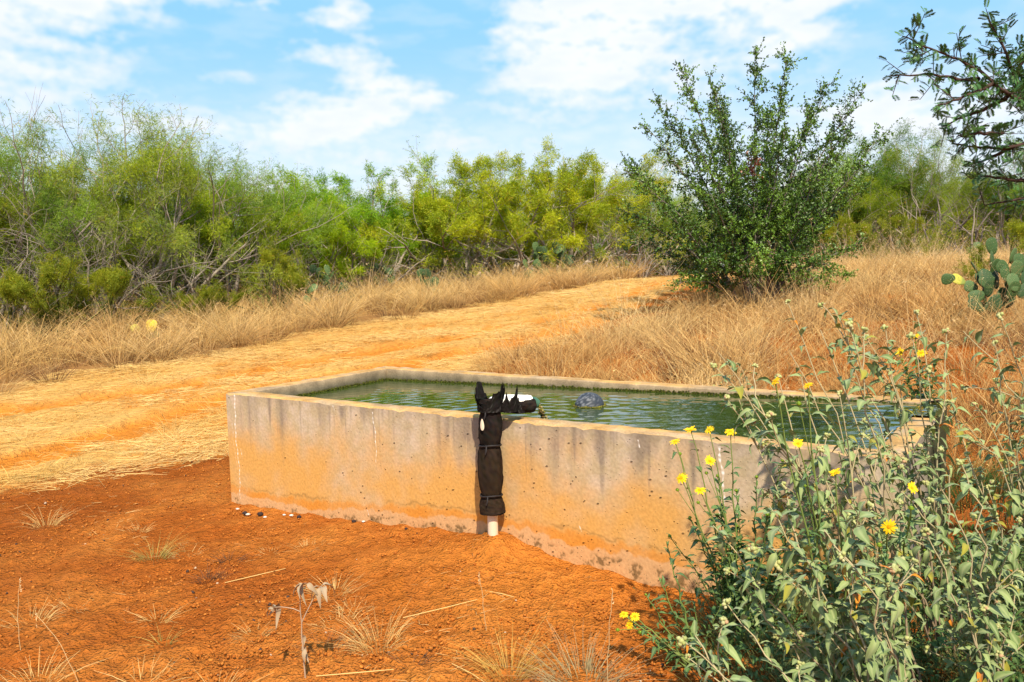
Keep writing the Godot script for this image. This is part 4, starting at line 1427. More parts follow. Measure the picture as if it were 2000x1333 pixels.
func make_near_plants() -> void:
	make_leaf_kinds()
	croton("silvery woolly croton leaning over the water with its heads above the far rim", Vector2(1.2, -2.55), [[0.6, 1.19, -2.45], [0.61, 1.14, -2.55], [0.71, 1.02, -2.65], [0.71, 0.97, -2.5], [0.82, 1.09, -2.6], [0.84, 1.11, -2.45], [0.99, 1.04, -2.55], [0.97, 1.23, -2.65], [1, 1.25, -2.5]], 1201, 0.85)
	croton("tallest woolly croton, thick with pale heads against the dry grass", Vector2(1.5, -2.9), [[0.94, 1.14, -2.85], [1.24, 1.17, -2.95], [1.32, 1.07, -3.05], [1.16, 1.11, -2.9], [1.44, 1.25, -3], [1.47, 1.19, -2.85], [1.4, 1.17, -2.95], [1.16, 1.28, -3.05], [0.95, 1.31, -2.9], [1.33, 1.2, -3], [1.19, 0.94, -2.85]], 1202, 0.85)
	croton("woolly croton beyond the tank's wet corner, its upper stems fanning to the picture's edge", Vector2(1.95, -3.05), [[1.68, 1.23, -2.9], [1.72, 1.13, -3], [1.66, 1.17, -3.1], [1.62, 0.92, -2.95], [1.75, 0.99, -3.05], [1.74, 0.79, -2.9], [1.62, 0.73, -3], [1.6, 1.03, -3.1], [1.78, 0.94, -2.95], [1.79, 0.69, -3.05], [1.53, 0.88, -2.9]], 1203, 0.8)
	croton("grey green woolly croton mixed into the daisy leaves by the front wall", Vector2(1.02, -2.3), [[0.68, 0.79, -2.25], [0.55, 0.71, -2.35], [0.8, 0.65, -2.45], [0.92, 0.73, -2.3], [0.85, 0.57, -2.4], [0.7, 0.62, -2.25], [0.64, 0.52, -2.35], [0.91, 0.29, -2.45], [1, 0.67, -2.3]], 1204, 1.7)
	croton("low sprawling woolly croton with bare brown stems reaching over the soil", Vector2(0.98, -2.1), [[0.4, 0.51, -2.05], [0.43, 0.42, -2.15], [0.56, 0.52, -2.25], [0.95, 0.65, -2.1], [1.03, 0.42, -2.2], [0.8, 0.71, -2.05]], 1205, 1.6)
	croton("woolly croton with drooping yellowed leaves below the tank's wet corner", Vector2(1.4, -2.4), [[1.13, 0.68, -2.3], [1.32, 0.69, -2.4], [1.31, 0.44, -2.5], [1.3, 0.36, -2.35], [1.47, 0.45, -2.45], [1.16, 0.85, -2.3], [1.28, 0.85, -2.4], [1.42, 0.55, -2.5], [1.42, 0.69, -2.35], [1.13, 0.76, -2.45]], 1206, 1.3)
	croton("small distant woolly croton in the dry grass just past the far rim", Vector2(1.62, -6.3), [[1.54, 0.62, -6.2], [1.65, 0.56, -6.2], [1.46, 0.55, -6.2], [1.73, 0.63, -6.2]], 1207, 0.7)
	daisy_plant("yellow daisy plant with most of the open flowers, standing against the front wall", Vector2(0.88, -3.2), [[0.6, 0.79, -3.15], [0.66, 0.83, -3.15], [0.73, 0.83, -3.15], [0.81, 0.82, -3.15], [0.73, 0.71, -3.15], [0.62, 0.65, -3.15], [0.69, 0.6, -3.15]], [[0.92, 0.63, -3.2], [1.02, 0.69, -3.2], [1.08, 0.59, -3.2], [0.84, 0.58, -3.2], [0.77, 0.64, -3.2], [1.2, 0.56, -3.2], [1.28, 0.68, -3.2], [0.96, 0.49, -3.2], [0.84, 0.44, -3.2], [1.16, 0.74, -3.2], [0.66, 0.48, -3.2], [0.58, 0.41, -3.2], [0.74, 0.52, -3.05], [0.9, 0.54, -3.0], [1.05, 0.46, -3.0]], 1301, 0.35)
	daisy_plant("low yellow daisy plant with three small flowers close to the soil", Vector2(0.62, -2.95), [[0.37, 0.19, -3], [0.39, 0.15, -3], [0.41, 0.18, -3]], [[0.51, 0.3, -3.05], [0.46, 0.24, -3.05], [0.59, 0.2, -3.05], [0.54, 0.44, -3.05], [0.64, 0.18, -3.05], [0.5, 0.09, -3.05], [0.61, 0.1, -3.05], [0.7, 0.25, -2.9], [0.8, 0.2, -2.9]], 1302, 0.2, 0.8)
	daisy_plant("yellow daisy plant tangled in the crotons at the near end of the tank", Vector2(1.35, -2.95), [[1.02, 0.85, -2.15], [0.96, 0.75, -2.15]], [[1.16, 0.76, -3], [1.27, 0.67, -3], [1.25, 0.54, -2.95], [1.48, 0.39, -2.9], [1.42, 0.42, -2.9], [1.15, 0.45, -2.9]], 1303, 0.15, 0.75)
	daisy_plant("slender yellow daisy plant whose flowers rise through the crotons over the water", Vector2(1.0, -2.5), [[0.77, 0.95, -2.28], [0.80, 1.11, -2.28], [0.71, 1.125, -2.28], [0.88, 0.86, -2.3]], [[0.83, 0.8, -2.4], [0.95, 0.7, -2.4]], 1305, 0.4, 0.65)
	daisy_plant("dark leaved daisy plant with orange yellow heads behind the tank's sunken corner", Vector2(2.72, -5.6), [[2.68, 0.94, -5.6], [2.58, 0.83, -5.6], [2.72, 0.82, -5.6]], [[2.82, 0.76, -5.6], [2.75, 0.66, -5.6], [2.62, 0.72, -5.6], [2.66, 0.55, -5.5], [2.8, 0.6, -5.7]], 1304, 0.1, 1.5)
	# dried weed standing alone on the soil
	rng.seed = 1400
	var o := on(-0.8, -2.98)
	var w := thing("dried_weed", "single dried pale weed with curled leaves standing on the bare soil", "plant", o)
	var st := MB.new()
	var k := lin(0.42, 0.30, 0.2)
	var main := curve3(Vector3(0, -0.02, 0), Vector3(0.0, 0.18, 0.01), Vector3(0.005, 0.345, 0.03), 8, 0.003)
	st.tube(main, PackedFloat32Array([0.0035, 0.0033, 0.003, 0.003, 0.0028, 0.0026, 0.0024, 0.002, 0.0016]), 5, k)
	var dry := mat(0.9, 0.2, 0.3, Color(1, 0.9, 0.7))
	var dl: Array[ArrayMesh] = []
	for i in 3:
		dl.append(blade_leaf(0.34, 0.6 + 0.3 * i, 0.5, 0.0, lin(0.36, 0.27, 0.17), lin(0.38, 0.28, 0.18), 1410 + i, 0.8).mesh(dry))
	for br in [[6, Vector3(-0.085, 0.285, 0.03)], [5, Vector3(0.075, 0.345, 0.0)], [8, Vector3(0.03, 0.37, 0.03)]]:
		st.tube(curve3(main[br[0]], main[br[0]].lerp(br[1], 0.5) + Vector3(0, 0.015, 0), br[1], 4, 0.002), PackedFloat32Array([0.002, 0.002, 0.0018, 0.0016, 0.0012]), 4, k)
		for i in 4:
			part(w, "leaf", dl[i % 3], null, leaf_frame(br[1], (rand_dir() * Vector3(1, 0.4, 1) + Vector3(0, -0.3, 0)).normalized(), rng.randf_range(0.05, 0.075)))
	for i in 3:
		part(w, "leaf", dl[i], null, leaf_frame(main[3 + i % 2], (rand_dir() * Vector3(1, 0.2, 1) + Vector3(0, -0.5, 0)).normalized(), 0.05))
	part(w, "stem", st.mesh(m_stem))

# ------------------------------------------------------------------ prickly pear
var pads: Array[ArrayMesh] = []
func make_pads() -> void:
	var pm := mat(0.6, 0.35)
	for kind in 5:
		rng.seed = 700 + kind
		var base: Color = [lin(0.052, 0.10, 0.03), lin(0.038, 0.078, 0.028), lin(0.085, 0.145, 0.05), lin(0.40, 0.38, 0.05), lin(0.62, 0.44, 0.035)][kind]
		var b := MB.new()
		var lat := 12
		var lon := 18
		var p := PackedVector3Array()
		var k := PackedColorArray()
		for i in lat + 1:
			for j in lon + 1:
				var a := PI * i / lat
				var c := TAU * j / lon
				var y := 0.5 - 0.5 * cos(a)
				var half := 0.42 * pow(sin(a), 0.8) * (0.72 + 0.42 * y)
				var q := Vector3(half * cos(c), y, 0.075 * sin(a) * sin(c) * (1.25 - 0.5 * y))
				q.z += 0.03 * sin(q.x * 4.0 + kind) + 0.012 * nf.get_noise_2d(q.x * 60.0, q.y * 60.0 + kind * 9.0)
				p.append(q)
				var kk := base * (0.8 + 0.5 * rng.randf_range(0.2, 0.6))
				if kind == 3 and y < 0.35: kk = kk.lerp(lin(0.12, 0.18, 0.05), 0.7)
				if absf(sin(c)) < 0.2: kk = kk.lerp(lin(0.26, 0.24, 0.10), 0.4)
				k.append(kk)
		b.grid(p, lat + 1, lon + 1, k, PackedVector2Array(), true)
		for s in [-1, 1]:
			for r in 5:
				for e in 5:
					var y := 0.2 + r * 0.17
					var x := (e - 2 + 0.5 * (r % 2)) * 0.15
					var lim := 0.40 * pow(sin(acos(1.0 - 2.0 * y)), 0.8) * (0.72 + 0.42 * y)
					if absf(x) > lim * 0.85: continue
					var z: float = s * 0.075 * sin(acos(1.0 - 2.0 * y)) * sqrt(1.0 - pow(x / lim, 2.0)) * (1.25 - 0.5 * y) + 0.03 * sin(x * 4.0 + kind)
					var o := Vector3(x, y, z)
					b.blob(Transform3D(Basis.from_scale(Vector3(0.012, 0.012, 0.008)), o), 3, 5, lin(0.30, 0.24, 0.12))
					for sp in 3:
						var d: Vector3 = Vector3(rng.randf_range(-0.7, 0.7), rng.randf_range(-0.5, 0.8), float(s)).normalized()
						b.tri(o + Vector3(0.004, 0, 0), o - Vector3(0.004, 0, 0), o + d * 0.10, lin(0.6, 0.52, 0.3))
		pads.append(b.mesh(pm))

# rows: x, y of the pad's foot, lean in its own plane (degrees), turn about its axis (degrees), length, kind
func prickly_pear(label: String, at: Vector3, rows: Array, turn := 0.0, group := "prickly pears at the thicket's edge", size := 1.0) -> void:
	var t := thing("prickly_pear", label, "cactus", at, turn, group, size)
	for r in rows:
		var b := Basis(Vector3.BACK, deg_to_rad(-r[2])) * Basis(Vector3.UP, deg_to_rad(r[3]))
		b = Basis(Vector3.RIGHT, deg_to_rad(rng.randf_range(-16, 16))) * b
		part(t, "pad", pads[r[5]], null, Transform3D(b.scaled_local(Vector3.ONE * r[4]), Vector3(r[0], r[1], rng.randf_range(-0.1, 0.1) if r.size() < 7 else r[6])))

func make_cacti() -> void:
	make_pads()
	rng.seed = 711
	prickly_pear("big prickly pear with one sunlit yellow pad in the dry grass beneath the overhanging branch", on(5.52, -9.8, 0.14), [
		[0.0, -0.02, 0, 10, 0.26, 1, 0.0], [-0.02, 0.2, -15, 60, 0.25, 1, 0.0], [0.12, 0.18, 30, 20, 0.26, 0, 0.08], [-0.12, 0.42, -75, 15, 0.2, 2, 0.0], [-0.31, 0.5, -62, 10, 0.2, 3, 0.04], [-0.45, 0.57, -95, 5, 0.19, 0, 0.05],
		[-0.1, 0.36, -112, 20, 0.22, 0, 0.12], [-0.02, 0.42, -20, 25, 0.24, 1, 0.0], [-0.1, 0.62, -28, 70, 0.18, 1, -0.05], [0.08, 0.58, 22, 30, 0.24, 0, -0.03], [0.06, 0.52, -62, 15, 0.24, 1, 0.1], [0.1, 0.66, 5, 55, 0.26, 0, -0.05],
		[0.2, 0.4, 40, 25, 0.27, 0, 0.1], [0.3, 0.52, 10, 15, 0.26, 2, 0.1], [0.22, 0.5, -35, 35, 0.23, 0, 0.15], [0.16, 0.86, -14, 20, 0.24, 0, -0.12], [0.36, 0.74, 28, 40, 0.22, 2, -0.1], [0.32, 0.3, 60, 10, 0.25, 1, 0.15], [-0.14, 0.14, -55, 25, 0.24, 1, 0.15], [0.28, 0.14, 35, 10, 0.25, 1, -0.1], [0.5, 0.4, 15, 30, 0.25, 1, 0.0], [0.46, 0.62, -10, 20, 0.25, 0, 0.02], [-0.04, 0.3, 8, 20, 0.24, 1, 0.08], [0.0, 0.42, -42, 15, 0.22, 0, 0.12], [0.12, 0.4, -12, 40, 0.25, 1, 0.02], [0.2, 0.26, 22, 20, 0.26, 0, 0.16], [0.08, 0.08, -24, 15, 0.27, 1, 0.14], [0.22, 0.6, -46, 25, 0.23, 0, 0.12], [0.26, 0.36, -5, 10, 0.25, 2, 0.2]], 0.0, "", 0.86)
	prickly_pear("yellowed prickly pear pads rising from the dry grass below the tall mesquites", on(-6.55, -15.2) + Vector3(0, 0.10, 0), [[0.05, -0.25, 4, 10, 0.3, 2], [0.06, 0.0, 4, 10, 0.24, 4, 0.0], [-0.12, -0.02, -32, 30, 0.2, 3, 0.05]], 0.0)
	var gen := func(cnt: int, wide: float, high: float, pale: float) -> Array:
		var out := []
		for i in cnt:
			var lv := 0 if i < cnt * 0.4 else 1 + i % 2
			out.append([rng.randf_range(-wide, wide) * (1.0 - 0.2 * lv), high * lv * rng.randf_range(0.3, 0.5), rng.randf_range(-45, 45), rng.randf_range(-75, 75), rng.randf_range(0.2, 0.28), 2 if rng.randf() < pale else rng.randi() % 2, rng.randf_range(-0.25, 0.25)])
		return out
	prickly_pear("wide prickly pear clump under bare grey stems beside the wiry shrub", on(-4.25, -20.0), gen.call(22, 0.75, 0.75, 0.3), 0.2)
	prickly_pear("small prickly pear standing forward of the wide clump", on(-4.35, -18.4), gen.call(6, 0.22, 0.55, 0.9), 0.4)
	prickly_pear("dim prickly pear in the shade just past the wide clump", on(-3.2, -21.6), gen.call(12, 0.4, 0.7, 0.0), 0.9)
	prickly_pear("round prickly pear in the dry grass left of the golden trees", on(-1.95, -21.0), gen.call(12, 0.36, 0.5, 0.4), 1.3)
	for r in [[0.8, -23.4, 12, "pale prickly pear at the golden tree's foot, first of the roadside row"], [1.25, -23.8, 12, "pale prickly pear in the middle of the roadside row"], [1.75, -24.2, 10, "pale prickly pear ending the roadside row near the bend"], [2.75, -25.5, 9, "blue green prickly pear under the bare grey brush at the bend"], [3.4, -25.0, 4, "tiny prickly pear where the road leaves the thicket"]]:
		prickly_pear(r[3], on(r[0], r[1], 0.1), gen.call(r[2], 0.34, 0.6, 0.8), rng.randf(), "prickly pears at the thicket's edge", 1.3)
	for r in [[11.2, -24.0, "prickly pear at the foot of the pale trunks"], [12.4, -22.5, "prickly pear half sunk in pale grass behind the big one"]]:
		prickly_pear(r[2], on(r[0], r[1]), gen.call(10, 0.5, 0.6, 0.5), rng.randf())

# ------------------------------------------------------------------ grasses
func blade(b: MB, o: Vector3, d: Vector3, ln: float, bend: Vector3, w: float, k0: Color, k1: Color, seg := 3) -> Vector3:
	var s := d.cross(Vector3(rng.randf_range(-1, 1), 0.2, rng.randf_range(-1, 1))).normalized() * w
	var prev := o
	var base := b.v.size()
	for i in seg + 1:
		var f := float(i) / seg
		var q := o + d * ln * f + bend * ln * f * f
		var ww := s * (1.0 - 0.85 * f)
		var m := s.cross(d).normalized()
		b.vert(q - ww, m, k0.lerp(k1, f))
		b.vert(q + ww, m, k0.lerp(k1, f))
		prev = q
	for i in seg:
		var a := base + i * 2
		b.face(a, a + 1, a + 2)
		b.face(a + 1, a + 3, a + 2)
	return prev

func tuft(cnt: int, rad: float, high: float, lean: float, w: float, k0: Color, k1: Color, heads_share := 0.0, bendy := 0.45) -> MB:
	var b := MB.new()
	for i in cnt:
		var a := rng.randf() * TAU
		var r := rad * sqrt(rng.randf())
		var out := Vector3(cos(a), 0, sin(a))
		var d := (Vector3.UP + out * lean * rng.randf_range(0.2, 1.2) + rand_dir() * 0.25 * lean).normalized()
		var ln := high * rng.randf_range(0.45, 1.1)
		var v := rng.randf_range(0.72, 1.2)
		var bend := out * bendy * rng.randf() + Vector3(0, -bendy * 0.7 * rng.randf(), 0)
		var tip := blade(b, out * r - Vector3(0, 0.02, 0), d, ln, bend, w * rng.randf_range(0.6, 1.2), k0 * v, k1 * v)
		if rng.randf() < heads_share:
			for e in 5:
				var q := tip + rand_dir() * 0.022
				b.tri(tip, q + rand_dir() * 0.004, q, k1 * v)
	return b

func field(called: String, label: String, kinds: Array[ArrayMesh], cnt: int, box: Rect2, accept: Callable, size0: float, size1: float, tint0: Color, tint1: Color, lower := 0.0) -> void:
	var holder := Node3D.new()
	holder.name = numbered(called)
	add_child(holder)
	tag(holder, label, "grass", "", "stuff")
	var where := []
	var tint := []
	for k in kinds.size():
		where.append([] as Array[Transform3D])
		tint.append(PackedColorArray())
	for i in cnt:
		# thin out with distance: as many per unit of picture
		var x := box.position.x + box.size.x * rng.randf()
		var z := -(box.position.y + box.size.y * rng.randf())
		var dens: float = accept.call(x, z)
		if dens <= 0.0 or rng.randf() > dens or in_tank(x, z, 0.1): continue
		var k := rng.randi() % kinds.size()
		var s := rng.randf_range(size0, size1) * (0.75 + 0.5 * (0.5 + nz.get_noise_2d(x * 1.3, z * 1.3 + 300.0)))
		var b := Basis(Vector3.UP, rng.randf() * TAU).scaled(Vector3(s, s * rng.randf_range(0.8, 1.15), s))
		where[k].append(Transform3D(b, on(x, z)))
		var q := clampf(0.5 + nz.get_noise_2d(x * 0.8 + 55.0, z * 0.8) * 1.4 + rng.randf_range(-0.25, 0.25) + lower * smoothstep(-12.5, -8.0, z), 0.0, 1.0)
		tint[k].append(tint0.lerp(tint1, q))
	for k in kinds.size():
		if where[k].size(): copies(holder, "grass_clump", kinds[k], where[k], tint[k])

func make_grass() -> void:
	rng.seed = 31
	var gm := mat(0.75, 0.25, 0.45, Color(1, 0.85, 0.5))
	var k0 := lin(0.34, 0.20, 0.075)
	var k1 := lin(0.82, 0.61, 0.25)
	var tall: Array[ArrayMesh] = []
	for i in 6:
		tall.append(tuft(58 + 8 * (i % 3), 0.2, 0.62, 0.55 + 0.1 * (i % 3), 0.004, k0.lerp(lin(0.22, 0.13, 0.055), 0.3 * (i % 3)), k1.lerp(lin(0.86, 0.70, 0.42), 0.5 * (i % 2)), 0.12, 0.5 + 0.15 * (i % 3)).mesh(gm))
	var weedy := tuft(70, 0.16, 0.36, 0.9, 0.003, lin(0.10, 0.055, 0.03), lin(0.24, 0.14, 0.08), 0.3, 0.3).mesh(gm)
	var stalky := tuft(22, 0.16, 0.85, 0.5, 0.0028, lin(0.50, 0.34, 0.13), lin(0.88, 0.70, 0.40), 1.0, 0.35).mesh(gm)
	tall.append(weedy)
	tall.append(stalky)
	var rosy: Array[ArrayMesh] = []
	for i in 6:
		rosy.append(tuft(64, 0.2, 0.47, 0.65, 0.0028, lin(0.40, 0.25, 0.10), lin(0.90, 0.66, 0.29), 0.08, 0.6).mesh(gm))
	rosy.append(weedy)
	rosy.append(stalky)
	var litter: Array[ArrayMesh] = []
	for i in 5:
		var b := MB.new()
		for e in 46:
			var a := rng.randf() * TAU
			var o := Vector3(rng.randf_range(-0.2, 0.2), rng.randf_range(0.002, 0.03), rng.randf_range(-0.2, 0.2))
			var v := rng.randf_range(0.75, 1.15)
			blade(b, o, Vector3(cos(a), rng.randf_range(-0.05, 0.3), sin(a)).normalized(), rng.randf_range(0.05, 0.2), Vector3(rng.randf_range(-0.4, 0.4), -0.12, rng.randf_range(-0.4, 0.4)), 0.0022, lin(0.66, 0.45, 0.16) * v, lin(0.88, 0.66, 0.29) * v, 2)
		litter.append(b.mesh(gm))
	var short: Array[ArrayMesh] = []
	for i in 4:
		short.append(tuft(34, 0.12, 0.17, 0.95, 0.0028, lin(0.50, 0.33, 0.10), lin(0.88, 0.66, 0.28), 0.0, 0.6).mesh(gm))
	var white := Color.WHITE
	field("tall_dry_grass", "tall straw coloured grass filling the strip between the track and the thicket", tall, 5200, Rect2(-17, 6, 23, 20),
		func(x: float, z: float) -> float:
			var s := side(TALL, x, z) + 0.35 * nz.get_noise_2d(x * 2.0, z * 2.0)
			return clampf(0.1 + s * 1.5, 0.0, 1.0) * clampf(0.62 + 1.3 * nz.get_noise_2d(x * 2.4 + 200.0, z * 2.4), 0.02, 1.0) if s > -0.05 else 0.0, 0.65, 1.35, Color(1.0, 0.94, 0.85), Color(0.9, 0.76, 0.62))
	field("rosy_dry_grass", "brownish pink dry grass rising behind the tank to the big shrub", rosy, 9500, Rect2(-1, 5, 17, 22),
		func(x: float, z: float) -> float:
			var s := -side(RIGHT, x, z) + 0.3 * nz.get_noise_2d(x * 2.0, z * 2.0)
			if x > 2.6 and bump2(x, z, 4.2, -8.0, 1.3) > 0.45: return 0.4
			if x > 1.9 and z > -6.0: return 0.25
			return clampf(0.15 + s * 1.6, 0.0, 1.0) * clampf(0.75 + 1.2 * nz.get_noise_2d(x * 1.9 + 120.0, z * 1.9), 0.06, 1.0) if s > -0.05 else 0.0, 0.55, 1.3, white, Color(0.80, 0.67, 0.54), 0.35)
	field("short_straw_grass", "short bleached grass along the verges of the track", short, 4200, Rect2(-9, 5, 16, 16),
		func(x: float, z: float) -> float:
			if side(VERGE, x, z) < 0.05 or side(RIGHT, x, z) < -0.4 or side(TALL, x, z) > 0.6: return 0.0
			var rut := minf(absf(side(TRACK_LO, x, z)), absf(side(TRACK_UP, x, z)) + 0.06)
			return 0.8 * smoothstep(0.26, 0.5, rut) * clampf(0.55 + 1.3 * nz.get_noise_2d(x * 2.6, z * 2.6), 0.0, 1.0), 0.6, 1.15, white, Color(0.9, 0.8, 0.66))
	field("straw_litter", "flattened straw lying between the ruts and along the verges", litter, 6500, Rect2(-9, 4.5, 16, 16),
		func(x: float, z: float) -> float:
			var v := side(VERGE, x, z)
			if v < -0.1 - 0.5 * rng.randf() * rng.randf() or side(RIGHT, x, z) < -0.3 or side(TALL, x, z) > 0.5: return 0.0
			var rut := minf(absf(side(TRACK_LO, x, z)), absf(side(TRACK_UP, x, z)) + 0.06)
			return smoothstep(0.2, 0.5, rut) * clampf(0.72 + 1.2 * nz.get_noise_2d(x * 1.7 + 9.0, z * 1.7), 0.1, 1.0), 0.8, 1.3, white, Color(0.9, 0.8, 0.62))
	var bits: Array[ArrayMesh] = []
	for i in 5:
		var b := MB.new()
		for e in 4:
			var a := rng.randf() * TAU
			blade(b, Vector3(rng.randf_range(-0.08, 0.08), rng.randf_range(0.006, 0.014), rng.randf_range(-0.08, 0.08)), Vector3(cos(a), rng.randf_range(-0.05, 0.15), sin(a)).normalized(), rng.randf_range(0.012, 0.075), Vector3(rng.randf_range(-0.3, 0.3), 0, rng.randf_range(-0.3, 0.3)), 0.0011, lin(0.55, 0.36, 0.14), lin(0.72, 0.52, 0.25), 2)
		bits.append(b.mesh(gm))
	field("straw_bits", "scraps of dry straw strewn over the bare red soil", bits, 1100, Rect2(-4.5, 2.4, 6.0, 5.0),
		func(x: float, z: float) -> float:
			if side(VERGE, x, z) > 0.1 or x < z * 0.72: return 0.0
			return clampf(0.25 + 1.1 * nz.get_noise_2d(x * 2.0 + 31.0, z * 2.0), 0.05, 0.8), 0.7, 1.3, white, Color(0.7, 0.5, 0.4))
	# weeds and grass in the shade of the crotons
	var weed: Array[ArrayMesh] = []
	for i in 4:
		var b := tuft(26, 0.12, 0.26, 0.7, 0.0024, lin(0.10, 0.12, 0.035), lin(0.26, 0.24, 0.09), 0.1, 0.5)
		for e in 26:
			b.add(green_raw[rng.randi() % 4] if i < 3 else croton_raw[rng.randi() % 6], leaf_frame(Vector3(rng.randf_range(-0.14, 0.14), rng.randf_range(0.02, 0.2), rng.randf_range(-0.14, 0.14)), (rand_dir() + Vector3(0, 0.3, 0)).normalized(), rng.randf_range(0.025, 0.05)))
		weed.append(b.mesh(m_weed))
	field("undergrowth", "tangle of low green weeds and grass under the crotons", weed, 1000, Rect2(0.35, 1.6, 2.6, 2.2),
		func(x: float, z: float) -> float:
			var edge := 0.62 + 0.12 * nz.get_noise_1d(z * 9.0) + 0.10 * (-z - 2.4)
			return 0.95 * smoothstep(edge - 0.12, edge + 0.25, x), 0.6, 1.15, white, Color(0.75, 0.8, 0.7))
	var sedge: Array[ArrayMesh] = []
	for i in 3:
		sedge.append(tuft(46, 0.12, 0.34, 0.45, 0.0026, lin(0.03, 0.07, 0.02), lin(0.09, 0.17, 0.04), 0.0, 0.5).mesh(gm))
	field("wet_sedge", "dark green sedge growing round the puddle at the tank's sunken end", sedge, 150, Rect2(1.9, 3.2, 1.9, 2.3),
		func(x: float, z: float) -> float:
			var r := Vector2(x - 2.62, z + 4.3).length()
			return 1.0 if r > 0.42 and r < 1.0 else 0.06, 0.6, 1.1, white, white)
	# separate tufts on the bare soil
	rng.seed = 88
	var straw0 := lin(0.50, 0.30, 0.09)
	var straw1 := lin(0.80, 0.60, 0.27)
	var rows := [
		[-2.91, -5.11, 0.16, 40, 0.09, "s", "upright straw tuft farthest out on the bare soil"],
		[-2.46, -4.97, 0.05, 30, 0.16, "s", "flat straw mat between two tufts far out on the soil"],
		[-2.27, -4.94, 0.09, 34, 0.08, "s", "yellowish tuft ending the line of straw far out on the soil"],
		[-1.96, -4.43, 0.15, 70, 0.10, "o", "olive and straw tuft with the longest blades on the middle of the soil"],
		[-1.80, -4.47, 0.07, 40, 0.10, "s", "sprawling straw tuft touching the olive one"],
		[-1.54, -4.06, 0.09, 60, 0.07, "d", "dark brown twiggy tuft in the middle of the bare soil"],
		[-1.52, -4.32, 0.10, 50, 0.07, "d", "dark twiggy tuft nearer the tank wall"],
		[-1.33, -4.42, 0.06, 30, 0.07, "s", "small faded tuft nearest the tank's end"],
		[-1.14, -4.44, 0.08, 44, 0.09, "s", "bushy straw tuft below the end of the front wall"],
		[-0.86, -3.79, 0.12, 60, 0.12, "s", "loose straw tuft behind the dried weed"],
		[-0.74, -3.60, 0.07, 40, 0.10, "s", "thin straw tuft between the weed and the pipe"],
		[-1.59, -3.59, 0.08, 36, 0.08, "s", "starry straw tuft alone on the near soil"],
		[-1.10, -3.37, 0.09, 40, 0.08, "s", "straw tuft just beside the dried weed"],
		[-1.47, -3.34, 0.09, 24, 0.05, "o", "sparse upright tuft in front of the starry one"],
		[-0.57, -3.23, 0.17, 90, 0.13, "s", "largest pale straw tuft on the near soil"],
		[-0.77, -3.44, 0.09, 50, 0.11, "s", "pale tuft behind the largest straw tuft"],
		[-0.79, -3.21, 0.08, 80, 0.12, "d", "dark brown dead mat at the foot of the dried weed"],
		[-2.15, -3.60, 0.11, 44, 0.12, "s", "straw tuft at the picture's border with broken stalks"],
		[-2.06, -3.78, 0.06, 40, 0.12, "s", "flat bleached tuft behind the broken stalks"],
		[-0.06, -2.95, 0.20, 90, 0.12, "y", "yellow straw clump at the bottom border"],
		[0.20, -2.86, 0.21, 150, 0.17, "g", "grey green grass clump at the bottom border"],
		[-1.80, -3.02, 0.15, 50, 0.12, "s", "straw clump in the bottom corner"],
		[-1.40, -2.98, 0.10, 44, 0.14, "s", "low straw clump on the bottom border"],
		[-1.10, -2.90, 0.09, 40, 0.12, "s", "thin straw clump cut by the bottom border"],
		[-3.72, -6.42, 0.12, 80, 0.16, "o", "grey olive tuft on the edge of the straw verge"],
		[-0.42, -3.05, 0.08, 40, 0.10, "d", "dark dead mat beside the yellow clump"]]
	for r in rows:
		var c0 := straw0
		var c1 := straw1
		if r[5] == "o":
			c0 = lin(0.22, 0.19, 0.05); c1 = lin(0.58, 0.46, 0.14)
		elif r[5] == "d":
			c0 = lin(0.09, 0.045, 0.025); c1 = lin(0.20, 0.11, 0.06)
		elif r[5] == "g":
			c0 = lin(0.30, 0.25, 0.12); c1 = lin(0.50, 0.42, 0.24)
		elif r[5] == "y":
			c0 = lin(0.42, 0.25, 0.06); c1 = lin(0.72, 0.50, 0.14)
		var b := tuft(int(r[3] * 1.7), r[4] * 0.6, r[2] * 1.1, 1.0 if r[2] < 0.13 else 0.75, 0.0014, c0, c1, 0.0, 0.75)
		solo("grass_tuft", b.mesh(gm), r[6], "grass tuft", "grass tufts on the bare soil", "", on(r[0], r[1], 0.004))
	# single stalks
	for r in [[-1.63, -3.0, -0.14, 0.27, "bent dry stalk standing by itself near the bottom border"], [-0.15, -3.35, -0.02, 0.24, "thin dry stalk standing in front of the pipe"], [0.28, -2.8, 0.03, 0.36, "dry stalk rising from the grey green clump"], [-2.02, -3.3, 0.02, 0.3, "dry stalk beside the straw tuft with broken stalks"]]:
		var b := MB.new()
		var p := curve3(Vector3(0, -0.02, 0), Vector3(r[2] * 0.2, r[3] * 0.6, 0.02), Vector3(r[2], r[3], 0), 9, 0.004)
		var rad := PackedFloat32Array()
		for i in 10: rad.append(lerpf(0.0018, 0.0009, i / 9.0))
		b.tube(p, rad, 4, lin(0.62, 0.42, 0.2))
		for i in 9:
			b.tri(p[9] - Vector3(0, 0.006 * i, 0), p[9] - Vector3(0.004, 0.006 * i - 0.003, 0), p[9] + rand_dir() * 0.006 - Vector3(0, 0.006 * i - 0.008, 0), lin(0.66, 0.48, 0.26))
		solo("dry_stalk", b.mesh(gm), r[4], "stalk", "dry stalks on the soil", "", on(r[0], r[1]))
